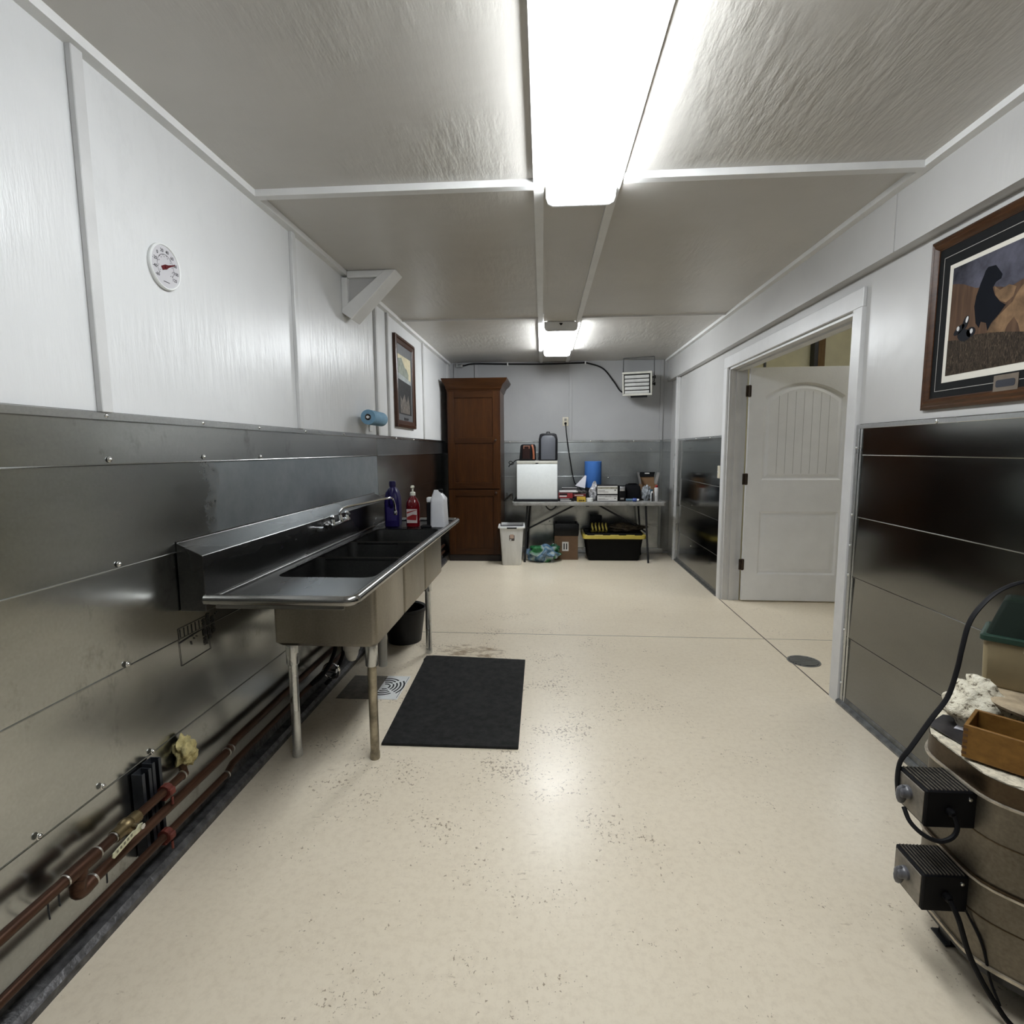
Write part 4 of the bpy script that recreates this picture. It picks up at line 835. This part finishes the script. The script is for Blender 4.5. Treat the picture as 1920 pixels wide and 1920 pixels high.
MB(P).loft([oR(.372, .247, .275, .04), oR(.382, .253, .28, .04), oR(.382, .253, .318, .04), oR(.375, .247, .326, .04), oR(.36, .235, .326, .04)]).part('lid', M_yel, tt)
l_ = MB(P); l_.loft([oR(.352, .228, .3265, .04), oR(.345, .22, .345, .04), oR(.33, .21, .345, .04), oR(.325, .205, .335, .04)])
for i in range(4): l_.box(-.33+i*.19, -.24+i*.19, -.252, -.20, .322, .335, .004, 1)
l_.part('lid_ribs', M_tote, tt)
hz = thing('cord_coil', 'coiled yellow cord lying on the black tote', 'cord', (.63, 6.72, .346))
k = MB(W[hz])
for i in range(5): k.tube([(-.085+.042*i+.006*sin(a*2), .075*cos(a), .052+.052*sin(a)) for a in [j*2*pi/18 for j in range(19)]], .011, 8)
k.part('loops', mat('yellow_cord', (.36, .29, .05), .55, var=.3, scale=30), hz)
MB(W[hz]).tube([(-.11, 0, .05), (.125, 0, .05)], .032, 10).part('spool', M_black, hz)
fb = MB(); fb.ball((.94, 6.80, .388), .13, 4, (1.75, .9, .42), .45, 2.2)
for v in fb.bm.verts: v.co.z = max(v.co.z, .346)
fb.thing('tarp_bundle', mat('dark_brown_canvas', (.045, .032, .018), .85, var=.8, scale=18), 'dark brown bundled cloth on the right of the tote lid', 'bundle')
MB().box(.53, .68, 6.86, 6.97, .346, .53, .01, 2).thing('dark_case', M_black, 'small black case standing behind the yellow cord coil', 'case')

# ------------------------------------------------------------------ back wall fittings
ol = thing('wall_outlet', 'cream power outlet on the back wall above the upright grey case', 'outlet', (.222, YB, 1.71))
MB().box(.185, .262, YB-.007, YB, 1.662, 1.775, .003, 2).part('cover_plate', mat('cream_plastic', (.52, .48, .38), .4), ol)
MB().box(.208, .238, YB-.0085, YB-.006, 1.728, 1.76, .004, 2).part('socket', mat('grey_socket', (.22, .21, .19), .45), ol)
cd = thing('power_cord', 'black power cord hanging from the outlet down to the table', 'cord', (.222, YB, TZ))
MB().lathe([(.015, 0), (.016, .012), (.009, .03)], 14, T(.224, YB-.0072, 1.695) @ rot(pi/2, 'X')).part('plug', M_black, cd)
MB().tube(smooth_path([(.224, 7.115, 1.695), (.228, 7.10, 1.64), (.245, 7.08, 1.48), (.285, 7.06, 1.22), (.315, 7.04, 1.04), (.345, 7.0, .93), (.40, 6.95, .88), (.44, 6.92, .80)], 6), .0065, 8).part('lead', M_black, cd)
he = thing('unit_heater', 'beige louvered unit heater hanging in the upper right back corner', 'heater', (1.10, 6.90, 2.165), radians(-17))
P = W[he] @ rot(radians(11), 'X'); M_he = mat('beige_enamel', (.36, .35, .30), .4, var=.06)
m = MB(P); m.box(-.165, .165, -.06, .14, -.125, .125, .012, 2); m.part('housing', M_he, he)
m = MB(P); fpz = .15
m.box(-.178, .178, -.09, -.06, .118, .142, .004, 1).box(-.178, .178, -.09, -.06, -.142, -.118, .004, 1).box(-.178, -.158, -.09, -.06, -.118, .118, .004, 1).box(.158, .178, -.09, -.06, -.118, .118, .004, 1); m.part('front_frame', mat('light_beige_enamel', (.50, .49, .44), .4), he)
MB(P).box(-.157, .157, -.066, -.0605, -.118, .118).part('grille_void', M_dark, he, False)
for i in range(5):
    z = .085-.046*i
    MB(P).prism([(-.088, z-.016), (-.080, z-.014), (-.070, z-.002), (-.067, z+.014), (-.0645, z+.014), (-.066, z-.004), (-.078, z-.019), (-.088, z-.019)], -.150, .140, 'x').part('louver', mat('louver_grey', (.42, .42, .40), .35), he, True, 50)
MB(P).box(-.08, .12, -.088, -.075, -.166, -.143, .002, 1).part('name_band', M_black, he)
y_ = MB(W[he]); y_.tube([(-.17, .03, 0), (-.19, .03, .02), (-.185, .03, H-2.168), (.185, .03, H-2.168), (.19, .03, .02), (.17, .03, 0)], .007, 8); y_.part('hanging_yoke', mat('yoke_steel', (.05, .05, .05), .5), he)
for z in (.06, -.02): MB(P).lathe([(.008, 0), (.008, .02), (.02, .022), (.02, .036), (.015, .038)], 14, T(.165, .03 if z < 0 else .06, z) @ rot(pi/2, 'Y')).part('knob', M_black, he)
jb = thing('junction_box', 'small metal junction box high on the back wall in the left corner', 'junction box', (-1.14, YB-.03, 2.445))
MB().box(-1.185, -1.10, YB-.05, YB-.0165, 2.415, 2.465, .003, 1).part('box', M_edge, jb)
MB().box(-1.165, -1.12, YB-.055, YB-.049, 2.425, 2.455, .004, 2).part('cover', M_galv_grey, jb)
MB().tube([(-1.10, YB-.035, 2.44), (-1.085, YB-.035, 2.44)], .012, 10).part('connector', M_black, jb)
hcb = MB(); pts = smooth_path([(-1.085, YB-.026, 2.44), (-.95, YB-.026, 2.462), (-.52, YB-.026, 2.453), (0, YB-.026, 2.445), (.40, YB-.026, 2.453), (.50, YB-.026, 2.448), (.69, YB-.03, 2.38), (.82, YB-.06, 2.22), (.90, YB-.12, 2.09), (.965, 6.97, 2.05)], 8)
hcb.tube(pts, .009, 8); cbo = hcb.thing('heater_cable', M_black, 'black armoured cable running along the back wall top to the heater', 'cable')
for x in (-.52, .47): MB().box(x-.008, x+.008, YB-.038, YB-.001, 2.436, 2.470, .002, 1).part('cable_clip', M_white, cbo)
sw = thing('light_switch', 'cream light switch plate on the metal wall left of the doorway', 'switch', (XR, 5.10, 1.15))
MB().box(XR-.014, XR-.0, 5.065, 5.135, 1.09, 1.205, .003, 1).part('cover_plate', mat('cream_plastic', (.52, .48, .38), .4), sw)
MB().box(XR-.022, XR-.013, 5.095, 5.105, 1.14, 1.158, .002, 1).part('toggle', M_white, sw)
sw = thing('blank_plate', 'slim white plate on the metal wall in the far right corner', 'plate', (XR, 6.95, 1.17))
MB().box(XR-.006, XR, 6.90, 6.96, 1.12, 1.225, .002, 1).part('cover_plate', M_white, sw)
MB().box(XR-.0075, XR-.005, 6.925, 6.935, 1.16, 1.185, .001, 1).part('toggle', M_white, sw)

# ------------------------------------------------------------------ framed hunting print on the right wall
rp = thing('framed_picture', 'large walnut framed print of two dogs in a field on the right wall', 'picture', (XR, 1.93, 1.513))
PY0, PY1, PZ0, PZ1 = 1.43, 2.42, 1.513, 2.177
f_ = MB(); pf = [(0, 0), (0, .016), (.010, .022), (.016, .018), (.026, .024), (.034, .020), (.040, .012), (.044, .012), (.044, 0)]
rings = []
for (a, b, sa, sb) in ((PY0, PZ0, 1, 1), (PY1, PZ0, -1, 1), (PY1, PZ1, -1, -1), (PY0, PZ1, 1, -1), (PY0, PZ0, 1, 1)): rings.append([(XR-d, a+sa*u, b+sb*u) for u, d in pf])
f_.loft(rings, False); f_.part('frame', M_frame, rp, True, 30)
FM = frameM((XR-.0105, 2.295, 1.638), (0, -1, 0), (0, 0, 1)); PW, PH = .74, .405
mm = MB(); mm.box(-.085, PW+.085, -.085, PH+.1, -.0095, 0, M=FM); mo = mm.part('black_mat', mat('black_mat_board', (.006, .0065, .007), .7, var=.1, spec=.15), rp, False)
mm = MB()
for a in ((-.055, PW+.055, -.0555, -.0535), (-.055, PW+.055, PH+.0535, PH+.0555), (-.0555, -.0535, -.055, PH+.055), (PW+.0535, PW+.0555, -.055, PH+.055)): mm.box(*a, 0, .0004, M=FM)
mm.part('mat_line', mat('silver_line', (.36, .35, .32), .5), mo, False)
MB().box(-.019, PW+.019, -.025, PH+.017, 0, .0006, M=FM).part('white_mat', mat('cream_mat_board', (.58, .555, .49), .6, var=.03), rp, False)
M_sky = mat('print_stormy_sky', (.055, .055, .072), .7, spec=.1, var=.75, scale=7); M_reed = wood('print_reeds', (.028, .013, .007), (.115, .065, .036), 2, 7, .7)
M_hay = bpy.data.materials.new('print_grass'); t, b = nt(M_hay)
mp_ = N(t, 'ShaderNodeMapping'); mp_.inputs['Rotation'].default_value = (radians(40), 0, 0); mp_.inputs['Scale'].default_value = (1, 9, 2.2); t.links.new(N(t, 'ShaderNodeNewGeometry').outputs['Position'], mp_.inputs[0])
nz_ = N(t, 'ShaderNodeTexNoise'); nz_.inputs['Scale'].default_value = 16; nz_.inputs['Detail'].default_value = 7; nz_.inputs['Roughness'].default_value = .75; nz_.inputs['Distortion'].default_value = 1.5; t.links.new(mp_.outputs[0], nz_.inputs['Vector'])
t.links.new(ramp(t, nz_.outputs['Fac'], [(.36, (.006, .004, .003)), (.52, (.030, .021, .014)), (.68, (.115, .085, .055))]), b.inputs['Base Color']); b.inputs['Roughness'].default_value = .7; b.inputs['Specular IOR Level'].default_value = .15
pd = [M_sky, M_reed, M_hay, mat('print_black_dog', (.004, .005, .008), .7, spec=.08), mat('print_tan_dog', (.15, .092, .05), .7, var=.5, scale=16, spec=.15), mat('print_pale', (.5, .5, .5), .5), mat('print_duck_dark', (.012, .013, .016), .7, spec=.1)]
a = MB(); a.box(0, PW, 0, PH, .0006, .0010, M=FM)
def pp(mi, pts, h): a.mi = mi; a.prism(pts, .0009, .0010+h*.0002, 'z', M=FM)
pp(1, [(0, 0), (PW, 0), (PW, .27), (.60, .25), (.45, .29), (.34, .275), (.27, .26), (.20, .283), (.12, .30), (.06, .33), (.013, .345), (0, .345)], 1)
pp(3, [(0.171, 0.357), (0.205, 0.353), (0.221, 0.333), (0.237, 0.313), (0.233, 0.3), (0.212, 0.295), (0.2, 0.279), (0.212, 0.25), (0.237, 0.222), (0.263, 0.205), (0.237, 0.18), (0.206, 0.156), (0.192, 0.133), (0.183, 0.162), (0.158, 0.172), (0.152, 0.151), (0.134, 0.172), (0.121, 0.234), (0.126, 0.269), (0.142, 0.309), (0.154, 0.332), (0.161, 0.348)], 2)
pp(4, [(.372, .345), (.352, .315), (0.34, 0.26), (0.321, 0.249), (0.304, 0.23), (0.291, 0.208), (0.262, 0.191), (0.237, 0.175), (0.207, 0.152), (0.192, 0.129), (0.222, 0.118), (0.266, 0.111), (0.279, 0.136), (0.302, 0.156), (0.32, 0.131), (0.332, 0.1), (0.362, 0.096), (.372, .14), (.40, .10), (.47, .10), (.49, .17), (.46, .25), (.43, .29), (.45, .33), (.44, .365), (.40, .372)], 3)
pp(4, [(.207, .282), (.232, .262), (.27, .27), (.30, .255), (.29, .225), (.262, .212), (.235, .226), (.214, .25)], 1.7)
pp(2, [(0, 0), (PW, 0), (PW, .10), (.5, .085), (.359, .096), (.27, .114), (.2, .125), (.139, .131), (.07, .125), (0, .135)], 4)
def oval(mi, cx, cy, rx, ry, h, tl=0): pp(mi, [(cx+rx*cos(q)*cos(tl)-ry*sin(q)*sin(tl), cy+rx*cos(q)*sin(tl)+ry*sin(q)*cos(tl)) for q in [i*2*pi/14 for i in range(14)]], h)
oval(6, .055, .165, .03, .013, 5, .5); oval(6, .085, .185, .014, .026, 5, -.4); oval(6, .082, .14, .034, .022, 5, -.2); oval(6, .115, .145, .022, .018, 5)
oval(5, .05, .17, .007, .009, 6); oval(5, .092, .195, .006, .012, 6, -.3); oval(5, .118, .148, .007, .009, 6)
a.part('print', pd, rp, False)
pl = MB(); pl.box(.243, .345, -.088, -.031, 0, .0035, .0008, 1, M=FM); po = pl.part('plaque', mat('tarnished_plaque', (.17, .14, .11), .35, .6), rp)
MB().prism(rrect(.254, .334, -.073, -.048, .008), .0034, .0042, 'z', M=FM).part('plaque_window', mat('navy_badge', (.008, .01, .018), .35), po, False)

# ------------------------------------------------------------------ electric kiln in the near right corner
KC = (1.292, 1.37)
kiln = thing('electric_kiln', 'grimy stainless eight-sided kiln with two black switch boxes at the right wall', 'kiln', (KC[0], KC[1], 0))
def octa(ap, z, r=.05, n=4):
    R_ = ap/cos(pi/8); out = []
    for i in range(8):
        a = pi/8+i*pi/4; c = Vector((cos(a), sin(a)))*R_
        p = Vector((cos(a-pi/4), sin(a-pi/4)))*R_; q = Vector((cos(a+pi/4), sin(a+pi/4)))*R_
        a0 = c+(p-c).normalized()*r; a1 = c+(q-c).normalized()*r
        for k in range(n+1):
            t = k/n; b = (1-t)**2*a0+2*t*(1-t)*c+t*t*a1; out.append((KC[0]+b.x, KC[1]+b.y, z))
    return out
M_kiln = galv('grimy_kiln_steel', (.105, .092, .073), (.235, .21, .17), .36, .55, (1, 1, .4), .03)
M_kdark = galv('heat_stained_steel', (.045, .032, .02), (.12, .088, .058), .32, .45, (1, 1, .5), .03)
M_brick = mat('crumbly_firebrick', (.66, .60, .47), .95, var=.3, scale=45, bmp=.9, bscale=90)
m = MB(); m.loft([octa(.245, .115), octa(.258, .118), octa(.258, .322)]); m.part('lower_ring', M_kiln, kiln)
m = MB(); m.loft([octa(.258, .326), octa(.258, .538)]); m.part('upper_ring', M_kiln, kiln)
def band(z0, z1, e, nm, mt): MB().loft([octa(.258, z0), octa(.258+e, z0), octa(.258+e, z1), octa(.258, z1)], False).part(nm, mt, kiln)
M_bright = mat('worn_bright_edge', (.45, .40, .32), .42, .5, .4, 40)
band(.318, .3225, .008, 'seam_flange', M_bright); band(.3225, .329, .005, 'seam_flange', M_kdark)
band(.5335, .5385, .010, 'top_flange', M_bright)
for z in (.232, .435): band(z, z+.0025, .0015, 'jacket_seam', M_kdark)
band(.116, .124, .006, 'base_flange', M_bright)
m = MB(); m.loft([octa(.262, .5395), octa(.262, .588)]); m.part('lid_band', M_kdark, kiln)
lm = MB(); N_ = 64
rg_o = octa(.259, .584, .05, 7)
lm.loft([[(x, y, .584) for x, y, z in rg_o], [(x+.004*mnoise.noise((x*60, y*60, 1)), y+.004*mnoise.noise((x*60, y*60, 2)), .592+.006*mnoise.noise((x*50, y*50, 3))) for x, y, z in rg_o],
         [(KC[0]+(x-KC[0])*.86+.01*mnoise.noise((x*40, y*40, 4)), KC[1]+(y-KC[1])*.86, .593+.005*mnoise.noise((x*50, y*50, 5))) for x, y, z in rg_o], [(KC[0]+(x-KC[0])*.4, KC[1]+(y-KC[1])*.4, .592) for x, y, z in rg_o]])
lm.part('lid_firebrick', M_brick, kiln, True, 60)
for x, y in ((1.10, 1.465), (1.165, 1.195), (1.46, 1.19), (1.47, 1.53)):
    g = MB(); sx = 1 if x < KC[0] else -1; sy = 1 if y < KC[1] else -1
    g.box(x, x+.005*sx, y, y+.045*sy, 0, .115).box(x, x+.045*sx, y, y+.005*sy, 0, .115).box(x-.012*sx, x+.045*sx, y-.012*sy, y+.045*sy, 0, .004)
    g.part('stand_leg', M_blackmetal, kiln, False)
MB().loft([octa(.20, .085), octa(.245, .085), octa(.245, .1145), octa(.20, .1145)], False).part('stand_frame', M_blackmetal, kiln, False)
M_sb = mat('switch_box_black', (.005, .005, .006), .5, var=.3, spec=.14)
M_rib = mat('vent_rib', (.10, .085, .066), .5, .3, .4, 60)
M_pan = mat('grey_panel_plate', (.20, .18, .15), .45, .3, .35, 30)
M_knob = mat('grey_knob', (.11, .11, .12), .3)
def switch_box(x0, x1, y0, y1, z0, z1, plug):
    b = MB(); b.box(x0, x1, y0, y1, z0, z1, .003, 1); o = b.part('switch_box', M_sb, kiln, False)
    v = MB(); nr = 12
    for i in range(nr):
        x = x0+.008+(x1-x0-.014)*i/(nr-1); v.box(x-.0015, x+.0015, y0+.004, y1-.004, z1-.0005, z1+.003, .0006, 1)
    v.part('vent_grille', M_rib, o, False)
    MB().box(x0-.002, x0+.001, y0+.008, y1-.006, z0+.006, z1-.008, .001, 1).part('control_panel', M_pan, o, False)
    yk = y0+.062; zk = (z0+z1)/2+.004
    MB().lathe([(.017, 0), (.017, .006), (.0145, .009), (.0135, .02), (.010, .024), (.001, .025)], 18, T(x0-.002, yk, zk) @ rot(-pi/2, 'Y')).ball((x0-.018, yk, zk-.006), .019, 2, (.75, .42, 1.35)).part('knob', M_knob, o)
    c = MB(); c.lathe([(.010, 0), (.010, .012), (.006, .016)], 14, T(x0+.055, y0, z0+.045) @ rot(pi/2, 'X')); c.part('cord_gland', M_sb, o)
    MB().lathe([(.005, 0), (.0045, .003), (.001, .004)], 12, T(x1-.022, y0, z1-.018) @ rot(pi/2, 'X')).part('screw', M_screw, o)
switch_box(.92, 1.042, 1.298, 1.405, .436, .531, True)
switch_box(.93, 1.042, 1.298, 1.410, .212, .308, False)
kc = MB(); kc.tube(smooth_path([(.893, 1.335, .463), (.895, 1.31, .440), (.912, 1.285, .425), (.94, 1.272, .420), (.968, 1.272, .432), (.980, 1.276, .455), (.976, 1.284, .478)], 6), .0055, 8); kc.part('cord_loop', M_black, kiln)
kc = MB(); kc.tube(smooth_path([(.985, 1.284, .256), (.992, 1.262, .225), (1.015, 1.245, .14), (1.06, 1.22, .05), (1.10, 1.185, .008), (1.20, 1.08, .0065), (1.32, 1.02, .0065)], 6), .0062, 8); kc.part('lower_cord', M_black, kiln)
kc = MB(); kc.tube(smooth_path([(1.03, 1.292, .225), (1.045, 1.255, .17), (1.06, 1.24, .09), (1.075, 1.225, .04)], 5), .003, 6); kc.part('thin_wire', M_black, kiln)
cord = MB(); cord.tube(smooth_path([(.914, 1.392, .455), (.914, 1.40, .50), (.922, 1.404, .545), (.942, 1.40, .585), (.985, 1.40, .662), (1.022, 1.40, .725), (1.039, 1.40, .80), (1.046, 1.40, .855), (1.057, 1.40, .918), (1.08, 1.40, .962), (1.12, 1.40, 1.003), (1.18, 1.40, 1.028), (1.27, 1.40, 1.03), (1.38, 1.42, .99), (1.48, 1.46, .88), (1.53, 1.5, .72)], 6), (.0035, .0085), 10, flat=(1, 0, .2))
cord.thing('power_cord', M_black, 'flat black cord arching from the upper switch box over the kiln', 'cord')

# heaped on the kiln
u = Vector((.69, -.72)).normalized(); v = Vector((.72, .69)).normalized()
wbx = thing('dovetailed_box', 'open honey-brown dovetailed wooden box on the kiln lid', 'box', (1.022, 1.34, .600), math.atan2(u.y, u.x))
P = W[wbx]; bl_, bw_, bh_ = .26, .125, .083
MB(P).box(0, bl_, 0, .008, 0, bh_, .001, 1).box(0, bl_, bw_-.008, bw_, 0, bh_, .001, 1).box(0, .008, .008, bw_-.008, 0, bh_, .001, 1).box(bl_-.008, bl_, .008, bw_-.008, 0, bh_, .001, 1).part('box_sides', M_boxwood, wbx, False)
MB(P).box(.008, bl_-.008, .008, bw_-.008, .0005, .006).part('box_floor', M_darkframe, wbx, False)
j = MB(P)
for i in range(5): j.box(-.0006, .009, -.0006, .0005, .008+i*.015, .015+i*.015)
j.part('dovetails', mat('dark_end_grain', (.10, .045, .015), .6), wbx, False)
MB().prism([(1.06, 1.43), (1.05, 1.50), (1.13, 1.56), (1.20, 1.53), (1.13, 1.41), (1.085, 1.375), (1.065, 1.40)], .5985, .6, 'z').thing('dark_sheet', mat('dark_metal_sheet', (.10, .095, .10), .28, .7, .4, 12), 'dark grey metal sheet lying on the crumbly kiln lid', 'sheet')
sc = MB(); sc.prism([(1.10, 1.475), (1.13, 1.50), (1.175, 1.47), (1.14, 1.445)], .602, .604, 'z', M=None); sc.thing('paper_scrap', mat('paper_white', (.68, .68, .74), .7), 'white paper scrap between the wooden box and the white lump', 'paper')
lu = MB(); lu.ball((1.18, 1.50, .655), .083, 5, (1.0, .9, .80), .28, 2.0); lu.ball((1.20, 1.51, .70), .058, 4, (.95, .8, .75), .3, 2.2); lu.ball((1.30, 1.53, .67), .08, 4, (1.2, .7, .7), .3, 2)
for q_ in lu.bm.verts:
    q_.co += Vector((1, 1, 1))*.0045*mnoise.noise(q_.co*60)
    q_.co.z = min(max(q_.co.z, .6), .738 if q_.co.x+q_.co.y*.3 < 1.64 else .703)
mlump = bpy.data.materials.new('pitted_white_plaster'); t, b = nt(mlump)
f1 = tex(t, 60, 4, .7); f2 = tex(t, 9, 4, .6)
cc = ramp(t, f1, [(.36, (.10, .075, .045)), (.46, (.66, .61, .48)), (.7, (.80, .76, .64))]); mm = N(t, 'ShaderNodeMix'); mm.data_type = 'RGBA'; mm.blend_type = 'MULTIPLY'; mm.inputs[0].default_value = 1
t.links.new(cc, mm.inputs[6]); t.links.new(ramp(t, f2, [(.5, (1, 1, 1)), (.72, (.35, .29, .2))]), mm.inputs[7]); t.links.new(mm.outputs[2], b.inputs['Base Color']); b.inputs['Roughness'].default_value = .95; bump(t, b, f1, .8, .012)
lu.thing('plaster_lump', mlump, 'rough pitted white plaster lump heaped behind the wooden box', 'lump', smooth=True, ang=80)
MB().lathe([(.001, 0), (.155, 0), (.168, .004), (.172, .012), (.168, .019), (.001, .019)], 40, T(1.335, 1.44, .6842), cap=False).thing('kiln_shelf', mat('worn_ceramic_slab', (.34, .27, .18), .75, var=.5, scale=16, bmp=.3), 'round worn ceramic slab resting on the back edge of the wooden box', 'slab')
tk = thing('tackle_box', 'tan plastic container with dark green lid on the heap over the kiln', 'container', (1.205, 1.535, .7045), math.atan2(u.y, u.x)+radians(4))
P = W[tk]; RR = lambda x0, x1, y0, y1, z, r=.012: [(x, y, z) for x, y in rrect(x0, x1, y0, y1, r)]
MB(P).loft([RR(.006, .244, .004, .136, 0), RR(0, .25, 0, .14, .006), RR(-.004, .254, -.003, .143, .128)]).part('tub', mat('tan_plastic', (.25, .20, .115), .5, var=.12), tk)
MB(P).loft([RR(-.010, .26, -.010, .15, .128), RR(-.012, .262, -.012, .152, .130), RR(-.012, .262, -.012, .152, .142), RR(-.008, .258, -.008, .148, .145)]).part('lid_flange', mat('green_plastic_edge', (.010, .032, .021), .42), tk)
MB(P).loft([RR(.0, .25, .002, .14, .145), RR(.028, .225, .024, .118, .237), RR(.034, .22, .03, .112, .241)]).part('lid', mat('dark_green_plastic', (.003, .009, .005), .55, spec=.2), tk)
MB(P).box(.08, .12, -.016, -.010, .110, .146, .002, 1).part('catch', mat('cream_catch', (.55, .5, .36), .4), tk)
